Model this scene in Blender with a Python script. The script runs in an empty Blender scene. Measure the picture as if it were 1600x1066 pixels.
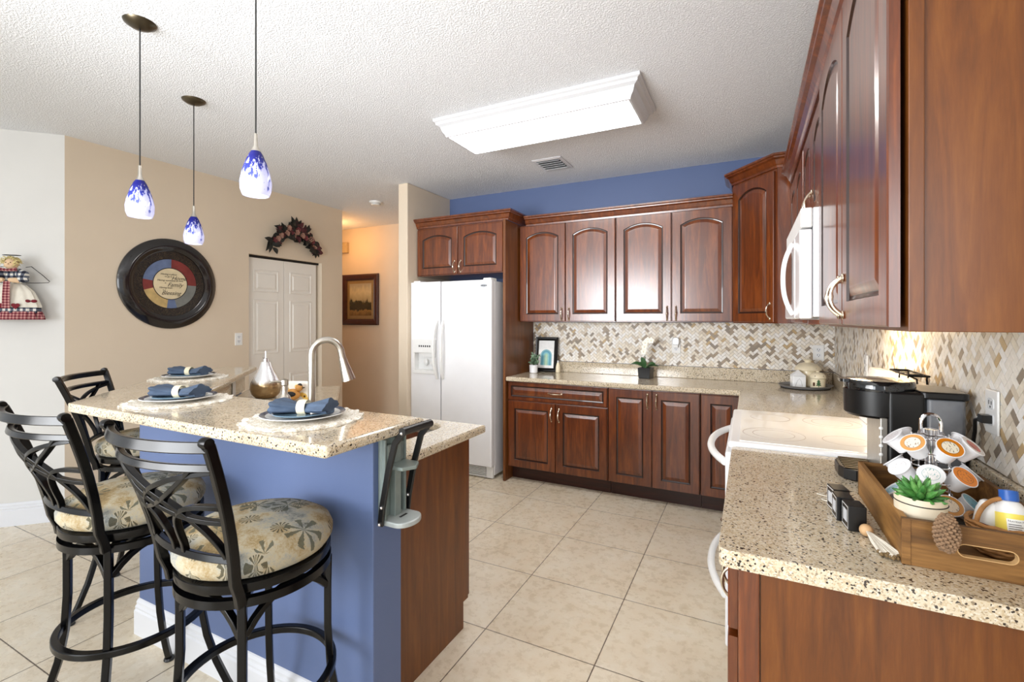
import bpy, bmesh, math, random
from mathutils import Vector, Matrix
random.seed(7)
SC = bpy.context.scene
COL = SC.collection
PI = math.pi
def C(r, g, b):
    f = lambda v: ((v/255+0.055)/1.055)**2.4 if v > 10 else v/255/12.92
    return (f(r), f(g), f(b), 1)

# ---------------------------------------------------------------- camera
cam_d = bpy.data.cameras.new('camera'); cam = bpy.data.objects.new('camera', cam_d); COL.objects.link(cam)
cam.location = (0, 0, 1.4056); cam.rotation_euler = (PI/2, 0, 0.465250)
cam_d.sensor_width = 36; cam_d.lens = 738.03/1600*36; cam_d.shift_y = -32.3/1600; cam_d.clip_start = 0.02
SC.camera = cam
# ---------------------------------------------------------------- world and large lights
W = bpy.data.worlds.new('world'); SC.world = W; W.use_nodes = True
W.node_tree.nodes['Background'].inputs[0].default_value = (0.93, 0.97, 1.0, 1)
W.node_tree.nodes['Background'].inputs[1].default_value = 0.9
def area(name, loc, target, sx, sy, power, color=(1, 1, 1)):
    d = bpy.data.lights.new(name, 'AREA'); d.shape = 'RECTANGLE'; d.size = sx; d.size_y = sy; d.energy = power; d.color = color
    o = bpy.data.objects.new(name, d); COL.objects.link(o); o.location = loc
    o.rotation_euler = (Vector(target)-Vector(loc)).to_track_quat('-Z', 'Y').to_euler()
    return o
area('daylight_patio_door', (-3.0, -4.0, 1.5), (-1.3, 1.8, 1.0), 2.0, 2.0, 115, (0.90, 0.95, 1.0))
area('daylight_rear_window', (1.9, -3.3, 1.7), (-0.6, 2.0, 1.1), 2.2, 1.8, 75, (0.95, 0.97, 1.0))
area('overhead_fill', (-0.9, -0.9, 2.62), (-0.9, -0.9, 0), 1.2, 0.6, 10, (1.0, 0.96, 0.90))  # unseen fill light added behind the camera, adds downward light on the near counter
area('ceiling_bounce_fill', (-1.9, -0.7, 1.55), (-0.9, 3.0, 2.71), 1.5, 1.2, 42, (0.97, 0.98, 1.0)).data.spread = math.radians(110)  # added upward fill out of view, brightens the ceiling
SC.view_settings.view_transform = 'Standard'; SC.view_settings.look = 'None'
SC.view_settings.exposure = 0.16; SC.view_settings.gamma = 1.0; SC.view_settings.use_curve_mapping = False
SC.cycles.use_denoising = True
SC.cycles.max_bounces = 8

# ---------------------------------------------------------------- mesh builder
class MB:
    def __init__(s): s.v = []; s.f = []; s.sm = []; s.mi = []
    def add(s, vs, fs, smooth=False, mi=0, M=None):
        b = len(s.v)
        for p in vs: s.v.append(tuple(M @ Vector(p)) if M else tuple(p))
        for f in fs: s.f.append(tuple(b+i for i in f)); s.sm.append(smooth); s.mi.append(mi)
        return s
    def box(s, x0, x1, y0, y1, z0, z1, mi=0, M=None):
        vs = [(x, y, z) for z in (z0, z1) for y in (y0, y1) for x in (x0, x1)]
        return s.add(vs, [(0,2,3,1),(4,5,7,6),(0,1,5,4),(2,6,7,3),(0,4,6,2),(1,3,7,5)], False, mi, M)
    def prism(s, poly, z0, z1, mi=0, M=None, smooth=False):
        n = len(poly)
        a = sum(poly[i][0]*poly[(i+1) % n][1]-poly[(i+1) % n][0]*poly[i][1] for i in range(n))
        if a < 0: poly = poly[::-1]
        s.add([(x, y, z0) for x, y in poly]+[(x, y, z1) for x, y in poly],
              [tuple(range(n-1, -1, -1)), tuple(range(n, 2*n))], False, mi, M)
        s.add([(x, y, z0) for x, y in poly]+[(x, y, z1) for x, y in poly],
              [(i, (i+1) % n, n+(i+1) % n, n+i) for i in range(n)], smooth, mi, M)
        return s
    def loops(s, loops, cap0=True, cap1=True, closed=True, smooth=False, mi=0, M=None, ring=False):
        n = len(loops[0]); vs = [p for l in loops for p in l]; fs = []
        L = len(loops)
        for k in range(L if ring else L-1):
            k2 = (k+1) % L
            for i in range(n if closed else n-1):
                j = (i+1) % n
                fs.append((k*n+i, k*n+j, k2*n+j, k2*n+i))
        if cap0 and not ring: fs.append(tuple(range(n-1, -1, -1)))
        if cap1 and not ring: fs.append(tuple(range((L-1)*n, L*n)))
        return s.add(vs, fs, smooth, mi, M)
    def lathe(s, prof, n=28, M=None, mi=0, smooth=True, wob=None):
        vs = []; fs = []
        for r, z in prof:
            for i in range(n):
                a = 2*PI*i/n; q = wob(a, r, z) if wob else 1
                vs.append((r*q*math.cos(a), r*q*math.sin(a), z))
        for k in range(len(prof)-1):
            for i in range(n):
                j = (i+1) % n
                fs.append((k*n+i, k*n+j, (k+1)*n+j, (k+1)*n+i))
        return s.add(vs, fs, smooth, mi, M)
    def cyl(s, x, y, z0, z1, r, n=20, mi=0, M=None):
        T = Matrix.Translation((x, y, 0))
        return s.lathe([(r, z0), (r, z1)], n, (M @ T) if M else T, mi, True)
    def rod(s, a, b, r, n=10, mi=0): return s.tube([a, b], r, n, mi=mi)
    def tube(s, pts, r, n=8, closed=False, mi=0, M=None, sec=None, up=None, smooth=True):
        P = [Vector(p) for p in pts]; L = len(P); loops = []
        T = []
        for i in range(L):
            a = P[(i-1) % L] if (closed or i > 0) else P[i]
            b = P[(i+1) % L] if (closed or i < L-1) else P[i]
            t = (b-a); T.append(t.normalized() if t.length > 1e-9 else Vector((0, 0, 1)))
        nrm = Vector(up) if up else (Vector((0, 0, 1)) if abs(T[0].z) < 0.9 else Vector((1, 0, 0)))
        for i in range(L):
            if up: nrm = Vector(up)
            nrm = nrm-T[i]*nrm.dot(T[i])
            if nrm.length < 1e-6: nrm = T[i].orthogonal()
            nrm.normalize(); bn = T[i].cross(nrm)
            rr = r[i] if isinstance(r, (list, tuple)) else r
            if sec: loops.append([P[i]+bn*(x*rr)+nrm*(y*rr) for x, y in sec])
            else: loops.append([P[i]+bn*(rr*math.cos(2*PI*k/n))+nrm*(rr*math.sin(2*PI*k/n)) for k in range(n)])
        return s.loops(loops, True, True, True, smooth, mi, M, ring=closed)
    def ball(s, c, r, nu=14, nv=8, mi=0, sc=(1, 1, 1), M=None):
        prof = [(r*math.sin(PI*k/nv), -r*math.cos(PI*k/nv)) for k in range(nv+1)]
        prof[0] = (0, -r); prof[-1] = (0, r)
        T = Matrix.Translation(c) @ Matrix.Diagonal((sc[0], sc[1], sc[2], 1))
        return s.lathe([(max(a, 1e-6), b) for a, b in prof], nu, (M @ T) if M else T, mi)
    def sweep(s, prof, path, closed=False, mi=0, smooth=False, M=None):
        """prof: (outward offset, z); path: xy polyline; outward = right-hand side of travel"""
        n = len(path); loops = []
        for i in range(n):
            def d(a, b):
                v = Vector((b[0]-a[0], b[1]-a[1])); return v.normalized()
            d0 = d(path[i-1], path[i]) if (i > 0 or closed) else None
            d1 = d(path[i], path[(i+1) % n]) if (i < n-1 or closed) else None
            if d0 is None: d0 = d1
            if d1 is None: d1 = d0
            n0 = Vector((d0.y, -d0.x)); n1 = Vector((d1.y, -d1.x)); m = (n0+n1)
            m = m/max(0.3, (1+n0.dot(n1)))
            loops.append([(path[i][0]+m.x*o, path[i][1]+m.y*o, z) for o, z in prof])
        return s.loops(loops, True, True, True, smooth, mi, M, ring=closed)
def rounded(x0, x1, y0, y1, r, n=5):
    out = []
    for cx, cy, a0 in ((x1-r, y1-r, 0), (x0+r, y1-r, 90), (x0+r, y0+r, 180), (x1-r, y0+r, 270)):
        for k in range(n+1):
            a = math.radians(a0+90*k/n); out.append((cx+r*math.cos(a), cy+r*math.sin(a)))
    return out
def circ(r, n=24, cx=0, cy=0, z=0): return [(cx+r*math.cos(2*PI*k/n), cy+r*math.sin(2*PI*k/n), z) for k in range(n)]
RECT = lambda a, b: [(-a, -b), (a, -b), (a, b), (-a, b)]

def obj(name, mb, mat, parent=None, bevel=0, seg=2, sub=0, world=False, off=None):
    me = bpy.data.meshes.new(name)
    v = mb.v
    if world and parent is not None:
        Mi = Matrix.LocRotScale(parent.location, parent.rotation_euler, None)
        if parent.parent: Mi = Matrix.LocRotScale(parent.parent.location, parent.parent.rotation_euler, None) @ Mi
        Mi = Mi.inverted(); v = [tuple(Mi @ Vector(p)) for p in v]
    me.from_pydata(v, [], mb.f); me.update()
    for m in (mat if isinstance(mat, (list, tuple)) else [mat]): me.materials.append(m)
    me.polygons.foreach_set('use_smooth', mb.sm); me.polygons.foreach_set('material_index', mb.mi)
    bm = bmesh.new(); bm.from_mesh(me); bmesh.ops.remove_doubles(bm, verts=bm.verts, dist=1e-6)
    bmesh.ops.recalc_face_normals(bm, faces=bm.faces); bm.to_mesh(me); bm.free()
    if any(mb.sm): me.set_sharp_from_angle(angle=math.radians(38))
    o = bpy.data.objects.new(name, me); COL.objects.link(o)
    if parent is not None: o.parent = parent
    if bevel:
        b = o.modifiers.new('bevel', 'BEVEL'); b.width = bevel; b.segments = seg; b.limit_method = 'ANGLE'; b.angle_limit = math.radians(40)
        b.harden_normals = False
    if sub:
        m = o.modifiers.new('sub', 'SUBSURF'); m.levels = sub; m.render_levels = sub
    return o
def tag(o, label=None, cat=None, group=None, kind=None):
    if label: o['label'] = label
    if cat: o['category'] = cat
    if group: o['group'] = group
    if kind: o['kind'] = kind
    return o
def thing(name, label, cat, loc=(0, 0, 0), rz=0, group=None):
    o = bpy.data.objects.new(name, None); COL.objects.link(o); o.empty_display_size = 0.05
    o.location = loc; o.rotation_euler = (0, 0, math.radians(rz)); return tag(o, label, cat, group)
def struct(name, mb, mat, **k): return tag(obj(name, mb, mat, **k), kind='structure')
def dup(o, parent=None, loc=None, rz=None, label=None):
    c = o.copy(); COL.objects.link(c)
    if parent is not None: c.parent = parent
    if loc is not None: c.location = loc
    if rz is not None: c.rotation_euler = (0, 0, math.radians(rz))
    if label: c['label'] = label
    for ch in list(o.children):
        k = ch.copy(); COL.objects.link(k); k.parent = c
        for g in list(ch.children):
            q = g.copy(); COL.objects.link(q); q.parent = k
    return c
def text(name, s, size, mat, parent, M, shear=0, align='LEFT', ext=0.0003, bold=0):
    cu = bpy.data.curves.new(name, 'FONT'); cu.body = s; cu.size = size; cu.shear = shear; cu.align_x = align; cu.extrude = ext; cu.offset = bold
    t = bpy.data.objects.new(name, cu); COL.objects.link(t); bpy.context.view_layer.update()
    me = bpy.data.meshes.new_from_object(t.evaluated_get(bpy.context.evaluated_depsgraph_get()))
    bpy.data.objects.remove(t); me.materials.clear(); me.materials.append(mat)
    me.transform(M); me.name = name
    o = bpy.data.objects.new(name, me); COL.objects.link(o); o.parent = parent
    return o
TXT = lambda x, y, z: Matrix.Translation((x, y, z)) @ Matrix.Rotation(PI/2, 4, 'X')   # text upright, facing -y

# ---------------------------------------------------------------- materials
class NT:
    def __init__(s, name):
        s.m = bpy.data.materials.new(name); s.m.use_nodes = True; s.t = s.m.node_tree; s.N = s.t.nodes; s.b = s.N['Principled BSDF']
    def n(s, typ, **k):
        x = s.N.new(typ)
        for a, v in k.items():
            if a.startswith('i_'):
                key = a[2:]; x.inputs[int(key) if key.isdigit() else key.replace('_', ' ')].default_value = v
            else: setattr(x, a, v)
        return x
    def l(s, a, b): s.t.links.new(a, b)
    def coord(s, scale=(1, 1, 1), rot=(0, 0, 0), src='Object', rnd=False):
        t = s.n('ShaderNodeTexCoord'); mp = s.n('ShaderNodeMapping'); mp.inputs['Scale'].default_value = scale; mp.inputs['Rotation'].default_value = rot
        s.l(t.outputs[src], mp.inputs[0])
        if rnd:
            oi = s.n('ShaderNodeObjectInfo'); v = s.n('ShaderNodeVectorMath', operation='SCALE'); v.inputs[0].default_value = (37, 53, 29)
            s.l(oi.outputs['Random'], v.inputs['Scale']); s.l(v.outputs[0], mp.inputs['Location'])
        return mp.outputs[0]
    def noise(s, vec, scale, detail=3, rough=.5, dist=0):
        x = s.n('ShaderNodeTexNoise'); x.inputs['Scale'].default_value = scale; x.inputs['Detail'].default_value = detail; x.inputs['Roughness'].default_value = rough; x.inputs['Distortion'].default_value = dist
        s.l(vec, x.inputs['Vector']); return x.outputs[0]
    def ramp(s, fac, stops, interp='LINEAR'):
        x = s.n('ShaderNodeValToRGB'); e = x.color_ramp.elements; x.color_ramp.interpolation = interp
        while len(e) < len(stops): e.new(0.5)
        for k, (p, c) in enumerate(stops): e[k].position = p; e[k].color = c
        s.l(fac, x.inputs[0]); return x.outputs[0]
    def mix(s, fac, a, b, mode='MIX'):
        x = s.n('ShaderNodeMix', data_type='RGBA', blend_type=mode)
        for i, v in ((0, fac), (6, a), (7, b)):
            if hasattr(v, 'links'): s.l(v, x.inputs[i])
            else: x.inputs[i].default_value = v
        return x.outputs[2]
    def math(s, op, a, b=None, c=None):
        x = s.n('ShaderNodeMath', operation=op)
        for i, v in enumerate((a, b, c)):
            if v is None: continue
            if hasattr(v, 'links'): s.l(v, x.inputs[i])
            else: x.inputs[i].default_value = v
        return x.outputs[0]
    def bump(s, h, strength=.3, dist=.01):
        x = s.n('ShaderNodeBump'); x.inputs['Strength'].default_value = strength; x.inputs['Distance'].default_value = dist
        s.l(h, x.inputs['Height']); s.l(x.outputs[0], s.b.inputs['Normal'])
    def set(s, **k):
        for a, v in k.items():
            i = s.b.inputs[a.replace('_', ' ')]
            if hasattr(v, 'links'): s.l(v, i)
            else: i.default_value = v
        return s.m
def plain(name, col, rough=.5, metal=0, var=.06, scale=30, coat=0, spec=.5, trans=0):
    k = NT(name); v = k.coord(rnd=True); n = k.noise(v, scale, 3)
    d = tuple(c*(1-var) for c in col[:3])+(1,); e = tuple(min(1, c*(1+var)) for c in col[:3])+(1,)
    k.set(Base_Color=k.ramp(n, [(.3, d), (.7, e)]), Roughness=rough, Metallic=metal, Coat_Weight=coat)
    k.b.inputs['Specular IOR Level'].default_value = spec
    if trans: k.b.inputs['Transmission Weight'].default_value = trans
    return k.m
def emit(name, col, s):
    k = NT(name); k.set(Base_Color=col, Emission_Color=col, Emission_Strength=s); return k.m
def wood(name, dark, mid, light, rough=.3, coat=.9, axis='Z', sc=1.0):
    k = NT(name); st = {'Z': (14, 14, 1.3), 'X': (1.3, 14, 14), 'Y': (14, 1.3, 14)}[axis]
    v = k.coord(tuple(a*sc for a in st), rnd=True)
    n1 = k.noise(v, 1.6, 5, .6, 1.2); v2 = k.coord(tuple(a*sc*4 for a in st), rnd=True); n2 = k.noise(v2, 3, 4, .7)
    f = k.math('ADD', k.math('MULTIPLY', n1, .75), k.math('MULTIPLY', n2, .25))
    k.set(Base_Color=k.ramp(f, [(.3, dark), (.5, mid), (.68, light)]), Roughness=rough, Coat_Weight=coat, Coat_Roughness=.2)
    k.bump(f, .08, .002); return k.m
def granite(name):
    k = NT(name); v = k.coord()
    def vor(sc):
        x = k.n('ShaderNodeTexVoronoi', feature='F1'); x.inputs['Scale'].default_value = sc; k.l(v, x.inputs['Vector']); return x.outputs['Color']
    def sep(c):
        x = k.n('ShaderNodeSeparateColor'); k.l(c, x.inputs[0]); return x.outputs
    a = sep(vor(330)); b = sep(vor(240)); n = k.noise(v, 9, 4, .6)
    base = k.ramp(n, [(.3, C(184, 168, 140)), (.5, C(202, 188, 162)), (.72, C(216, 206, 186))])
    sp = k.ramp(a[0], [(0, C(92, 74, 58)), (.05, C(150, 128, 100)), (.16, C(188, 166, 132)), (.34, C(208, 194, 168)), (.62, C(212, 201, 180)), (.88, C(228, 222, 210))], 'CONSTANT')
    c1 = k.mix(.62, base, sp)
    dk = k.math('LESS_THAN', b[1], .065); c2 = k.mix(dk, c1, C(52, 44, 40))
    k.set(Base_Color=c2, Roughness=.13, Coat_Weight=.3, Coat_Roughness=.05); return k.m

M_ceil = NT('ceiling_popcorn'); _v = M_ceil.coord(); _n = M_ceil.noise(_v, 120, 3, .6)
_h = M_ceil.ramp(_n, [(.42, (0, 0, 0, 1)), (.62, (1, 1, 1, 1))])
M_ceil.bump(_h, .55, .008); M_ceil = M_ceil.set(Base_Color=M_ceil.mix(_h, C(232, 234, 238), C(244, 246, 250)), Roughness=.95)
def paint(name, col, rough=.6):
    k = NT(name); v = k.coord(); n = k.noise(v, 3, 3); d = tuple(c*.97 for c in col[:3])+(1,)
    k.set(Base_Color=k.ramp(n, [(.35, d), (.65, col)]), Roughness=rough); k.bump(k.noise(v, 160, 2), .12, .002); return k.m
M_beige = paint('wall_paint_beige', C(222, 206, 184)); M_white_wall = paint('wall_paint_white', C(214, 212, 208))
M_blue = paint('wall_paint_slate_blue', C(88, 105, 144), .5); M_trim = paint('trim_white', C(222, 223, 227), .35)
M_door = paint('door_white', C(243, 240, 233), .4)
k = NT('floor_travertine_tile'); v = k.coord(); T = .51
sx = k.n('ShaderNodeSeparateXYZ'); k.l(v, sx.inputs[0])
gx = k.math('FRACT', k.math('ADD', k.math('DIVIDE', sx.outputs[0], T), 3.10354+20)); gy = k.math('FRACT', k.math('ADD', k.math('DIVIDE', sx.outputs[1], T), -7.66499+30))
ed = k.math('MINIMUM', k.math('MINIMUM', gx, k.math('SUBTRACT', 1, gx)), k.math('MINIMUM', gy, k.math('SUBTRACT', 1, gy)))
grout = k.math('LESS_THAN', ed, .0046)
ix = k.math('FLOOR', k.math('ADD', k.math('DIVIDE', sx.outputs[0], T), 23.10354)); iy = k.math('FLOOR', k.math('ADD', k.math('DIVIDE', sx.outputs[1], T), 22.33501))
cb = k.n('ShaderNodeCombineXYZ'); k.l(ix, cb.inputs[0]); k.l(iy, cb.inputs[1]); wn = k.n('ShaderNodeTexWhiteNoise'); k.l(cb.outputs[0], wn.inputs['Vector'])
off = k.n('ShaderNodeVectorMath', operation='MULTIPLY_ADD'); k.l(wn.outputs['Color'], off.inputs[0]); off.inputs[1].default_value = (9, 9, 9); k.l(v, off.inputs[2])
n1 = k.noise(off.outputs[0], 4.5, 8, .62, .9); n2 = k.noise(off.outputs[0], 26, 5, .65)
f = k.math('ADD', k.math('MULTIPLY', n1, .65), k.math('MULTIPLY', n2, .35))
tc = k.ramp(f, [(.3, C(204, 186, 158)), (.44, C(222, 208, 184)), (.56, C(230, 219, 198)), (.72, C(238, 230, 214))])
tc = k.mix(k.math('MULTIPLY', wn.outputs['Value'], .10), tc, C(196, 176, 146))
k.bump(k.math('SUBTRACT', 1, grout), .4, .003)
M_floor = k.set(Base_Color=k.mix(grout, tc, C(92, 78, 62)), Roughness=k.math('ADD', k.math('MULTIPLY', n2, .25), .16))
M_granite = granite('granite_speckled')
WD, WM, WL = C(62, 25, 5), C(100, 45, 10), C(132, 67, 20)
M_wood = wood('cherry_cabinet_wood', WD, WM, WL)
M_panelwood = wood('cherry_end_panel', C(80, 41, 9), C(104, 56, 14), C(122, 72, 23), .4, .12)
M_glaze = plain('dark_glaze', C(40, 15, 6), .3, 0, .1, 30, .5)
M_toe = wood('dark_cherry_toe', C(34, 12, 6), C(52, 20, 10), C(70, 28, 14), .4, .1, 'X')
M_boxwood = wood('rustic_tray_wood', C(58, 36, 13), C(112, 76, 34), C(160, 116, 62), .6, 0, 'X', .8)
M_black = plain('satin_black_metal', C(5, 5, 6), .22, 0, .1, 30, .0, .28)
M_blackp = plain('black_plastic', C(11, 11, 12), .34)
M_nickel = plain('brushed_nickel', C(196, 190, 180), .28, 1, .06, 60)
M_chrome = plain('polished_chrome', C(225, 225, 228), .08, 1, .03)
M_pull = plain('champagne_pull', C(222, 210, 190), .22, 1, .04)
M_white = plain('appliance_white', C(238, 238, 240), .22, 0, .015, 8, .3)
M_whitep = plain('white_plastic', C(236, 236, 234), .35, 0, .02)
M_grey = plain('grey_plastic', C(140, 140, 142), .4); M_dark = plain('dark_gap', C(22, 20, 20), .7)
M_ceramic = plain('white_ceramic', C(236, 238, 240), .12, 0, .02, 20, .5)
M_cream = plain('cream_ceramic', C(238, 226, 196), .3, 0, .06, 25, .2)
M_steel = plain('sink_steel', C(186, 182, 174), .45, .5, .05)
M_glass = plain('smoked_tank', C(110, 112, 116), .15, 0, .25, 14, .6)
M_bronze = plain('canopy_bronze', C(96, 88, 74), .3, 1, .1)
M_ivory = plain('ivory_plate', C(226, 226, 224), .3, 0, .02)
# ================================================================ SETTING
CH = 2.71
struct('floor', MB().box(-8, 3, -5, 5.3, -.06, 0), M_floor)
struct('ceiling', MB().box(-8, 3, -3.4, 5.3, CH, CH+.08), M_ceil)
struct('wall_back', MB().box(-2.89, .70, 4.26, 4.38, 0, CH), M_blue)
struct('wall_right', MB().box(.58, .70, .3, 4.26, 0, CH), M_beige)
LX = -4.31
m = MB().box(LX-.12, LX, 1.56, 2.932, 0, CH).box(LX-.12, LX, 3.80, 4.10, 0, CH).box(LX-.12, LX, 2.932, 3.80, 2.05, CH)
struct('wall_left', m, M_beige)
struct('wall_corner', MB().prism([(LX, 1.56), (LX-2.0, -.44), (LX-2.12, -.44), (LX-.12, 1.56)], 0, CH), M_white_wall)
struct('wall_partition', MB().box(-3.0, -2.89, 3.55, 5.0, 0, CH), M_beige, bevel=.008)
struct('wall_hall', MB().box(-8, -2.89, 5.0, 5.12, 0, CH), M_beige)
struct('wall_closet', MB().box(-8, LX-.12, 4.0, 4.10, 0, CH), M_beige)
struct('wall_closet_back', MB().box(LX-.9, LX-.8, 2.7, 3.95, 0, CH), M_beige)
BB = [(0, 0), (.018, 0), (.018, .105), (.013, .112), (.015, .122), (.009, .13), (.010, .142), (.004, .152), (0, .155)]
struct('baseboard_left', MB().sweep(BB, [(LX-2.0, -.44), (LX, 1.56), (LX, 2.93)]).sweep(BB, [(LX, 3.80), (LX, 4.10)]), M_trim)
# half wall of the island, angled at the far end
struct('wall_island', MB().prism([(-1.074, 1.15), (-2.457, 1.15), (-3.404, 2.097), (-3.307, 2.194), (-2.40, 1.287), (-1.074, 1.287)], 0, 1.027), M_blue, bevel=.004)
struct('baseboard_island', MB().sweep(BB, [(-3.404, 2.097), (-2.457, 1.15), (-1.074, 1.15)]), M_trim)

# ---- herringbone mosaic
TILE = [plain('mosaic_%s' % n, C(*c), .42, 0, .07, 60, 0) for n, c in (('ivory', (238, 232, 222)), ('cream', (232, 222, 204)), ('shell', (242, 239, 234)), ('sand', (214, 200, 180)), ('taupe', (166, 148, 126)), ('stone', (146, 132, 116)), ('honey', (196, 168, 124)))]
M_grout = plain('mosaic_grout', C(150, 138, 120), .9)
def clip(poly, x0, x1, y0, y1):
    for ax, lim, sg in ((0, x0, 1), (0, x1, -1), (1, y0, 1), (1, y1, -1)):
        out = []
        for i in range(len(poly)):
            a, b = poly[i-1], poly[i]; ia = (a[ax]-lim)*sg >= 0; ib = (b[ax]-lim)*sg >= 0
            if ia != ib:
                t = (lim-a[ax])/(b[ax]-a[ax]); out.append((a[0]+t*(b[0]-a[0]), a[1]+t*(b[1]-a[1])))
            if ib: out.append(b)
        poly = out
        if len(poly) < 3: return []
    return poly
def mosaic(name, w, h, M):
    mb = MB(); mb.prism([(0, 0), (w, 0), (w, h), (0, h)], 0, .004, 7, M); c = .0208; g = .0009; s = math.sqrt(.5)
    N = int((w+h)/c)+6; rnd = random.Random(3)
    for i in range(-N, N):
        for j in range(-N, N):
            k = (i-j) % 4
            if k == 0: r = (i*c+g, (i+2)*c-g, j*c+g, (j+1)*c-g)
            elif k == 3: r = (i*c+g, (i+1)*c-g, j*c+g, (j+2)*c-g)
            else: continue
            P = [(r[0], r[2]), (r[1], r[2]), (r[1], r[3]), (r[0], r[3])]
            P = [((x-y)*s, (x+y)*s) for x, y in P]
            if max(p[0] for p in P) < 0 or min(p[0] for p in P) > w or max(p[1] for p in P) < 0 or min(p[1] for p in P) > h: continue
            P = clip(P, .001, w-.001, .001, h-.001)
            t = rnd.choices(range(7), (30, 22, 22, 9, 10, 7, 3))[0]
            if len(P) >= 3: mb.prism(P, .004, .0065, t, M)
    return struct(name, mb, TILE+[M_grout])
Mb = Matrix(((1, 0, 0, -1.90), (0, 0, -1, 4.26), (0, 1, 0, 1.016), (0, 0, 0, 1)))
mosaic('trim_1', 2.48, .372, Mb)['label'] = 'cream and taupe herringbone mosaic on the back wall'
Mr = Matrix(((0, 0, -1, .58), (-1, 0, 0, 4.25), (0, 1, 0, 1.016), (0, 0, 0, 1)))
mosaic('trim_2', 3.15, .372, Mr)['label'] = 'cream and taupe herringbone mosaic on the right wall'

# ---- pantry bifold door
dr = thing('door_1', 'white two-leaf raised-panel closet door in the beige wall', 'door', (LX-.05, 2.936, 0), 90); dr['kind'] = 'structure'
def panel_leaf(w, h, panels, t=.034):
    mb = MB(); mb.box(0, w, 0, t, .01, h)
    for x0, x1, z0, z1 in panels:
        R = lambda i, y: [(x0+i, y, z0+i), (x1-i, y, z0+i), (x1-i, y, z1-i), (x0+i, y, z1-i)]
        mb.loops([R(-.012, -.0005), R(-.008, -.006), R(0, -.006), R(.006, -.0015), R(.02, -.0015), R(.032, -.009), R(.05, -.009)], False, True)
    return mb
ps = lambda w: [(.075, w-.075, 1.70, 1.90), (.075, w-.075, 1.08, 1.60), (.075, w-.075, .16, .84)]
LW = .405
for k in range(2):
    lf = obj('leaf', panel_leaf(LW, 2.025, ps(LW)), M_door, dr, bevel=.002); lf.location = (.012+k*(LW+.006), 0, 0)
    if k == 0: obj('knob', MB().lathe([(0, -.035), (.014, -.033), (.017, -.024), (.009, -.014), (.006, 0)], 16, Matrix.Translation((.215, 0, .93)) @ Matrix.Rotation(-PI/2, 4, 'X')), M_bronze, lf)
obj('track', MB().box(0, .868, .0, .03, 2.03, 2.05), M_dark, dr)

# ================================================================ CABINETS
def door_mb(w, h, arch=0, t=.02, inset=.062, NA=14):
    mb = MB(); NA = NA if arch else 1
    a = max(arch, 1e-4); hw = w/2-inset; R = (hw*hw+a*a)/(2*a); zc = h-inset-R
    def loop(i, y):
        P = [(i, y, i), (w-i, y, i)]
        for k in range(NA+1):
            x = (w-i)+(2*i-w)*k/NA
            if arch and i >= inset-1e-6: z = zc+math.sqrt(max(1e-9, (R-(i-inset))**2-(x-w/2)**2))
            else: z = h-i
            P.append((x, y, z))
        return P
    Q = [(0, t), (0, .003), (.003, 0), (inset-.001, 0), (inset, .0), (inset+.004, .006), (inset+.011, .0075), (inset+.013, .0065), (inset+.034, .001), (inset+.038, .0005)]
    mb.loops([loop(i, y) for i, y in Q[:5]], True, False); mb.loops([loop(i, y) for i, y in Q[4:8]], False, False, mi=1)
    return mb.loops([loop(i, y) for i, y in Q[7:]], False, True)
def pull(parent, x, z, L=.10, vert=True, proj=.028, r=.0055):
    pts = []; rr = []
    for k in range(13):
        t = -1+2*k/12; s = t*L/2; y = -proj*(1-abs(t)**2.6)-.002
        pts.append((x, y, z+s) if vert else (x+s, y, z)); rr.append(r*(1.25 if abs(t) > .85 else (1.15-.35*math.sin(abs(t)*PI) if abs(t) > .1 else 1.25)))
    mb = MB().tube(pts, rr, 8)
    for s in (-1, 1):
        c = (x, -.003, z+s*L/2) if vert else (x+s*L/2, -.003, z); mb.ball(c, .008, 10, 6, 0, (1, .6, 1.5) if vert else (1.5, .6, 1))
    return obj('handle', mb, M_pull, parent)
def cabinet(name, label, loc, rz, w, h, d, doors, group=None, toe=0, drawers=(), mat=None, toe_back=.08, gap=.001):
    t = thing(name, label, 'cabinet', loc, rz, group)
    obj('body', MB().box(0, w, 0, d, toe, h), mat or M_wood, t, bevel=.0015)
    if toe: obj('toe_kick', MB().box(0, w, toe_back, d, 0, toe-.002), M_toe, t)
    for x0, x1, z0, z1, arch, hs, hz in doors:
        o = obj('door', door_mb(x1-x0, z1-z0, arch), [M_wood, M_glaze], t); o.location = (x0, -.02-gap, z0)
        if hs: pull(o, .03 if hs == 'L' else x1-x0-.03, hz-z0)
    for x0, x1, z0, z1 in drawers:
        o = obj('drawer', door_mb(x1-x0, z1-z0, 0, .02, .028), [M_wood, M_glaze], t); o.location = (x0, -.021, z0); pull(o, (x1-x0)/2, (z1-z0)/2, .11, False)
    return t
CROWN = [(0, 0), (.012, 0), (.014, .014), (.022, .022), (.034, .05), (.050, .058), (.052, .066), (.062, .072), (.062, .085), (0, .085)]
def crown(path, z): return MB().sweep([(o, zz+z) for o, zz in CROWN], path)
UG = 'upper cabinets along the back wall'
H = .885
cabinet('upper_cabinet', 'cherry upper cabinet above the framed rainbow print and leafy plant', (-1.895, 3.95, 1.392), 0, .892, H, .305,
        [(.004, .444, .006, H-.012, .045, 'R', .07), (.452, .888, .006, H-.012, .045, 'L', .07)], UG)
cabinet('upper_cabinet', 'cherry upper cabinet above the orchid in its square black pot', (-1.0, 3.95, 1.392), 0, .89, H, .305,
        [(.004, .444, .006, H-.012, .045, 'R', .07), (.452, .886, .006, H-.012, .045, 'L', .07)], UG)
cm = obj('crown_moulding', crown([(-1.832, 3.948), (-.110, 3.948)], 2.268), M_wood); tag(cm, 'dark cherry crown moulding over the back wall upper cabinets', 'moulding')
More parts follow.
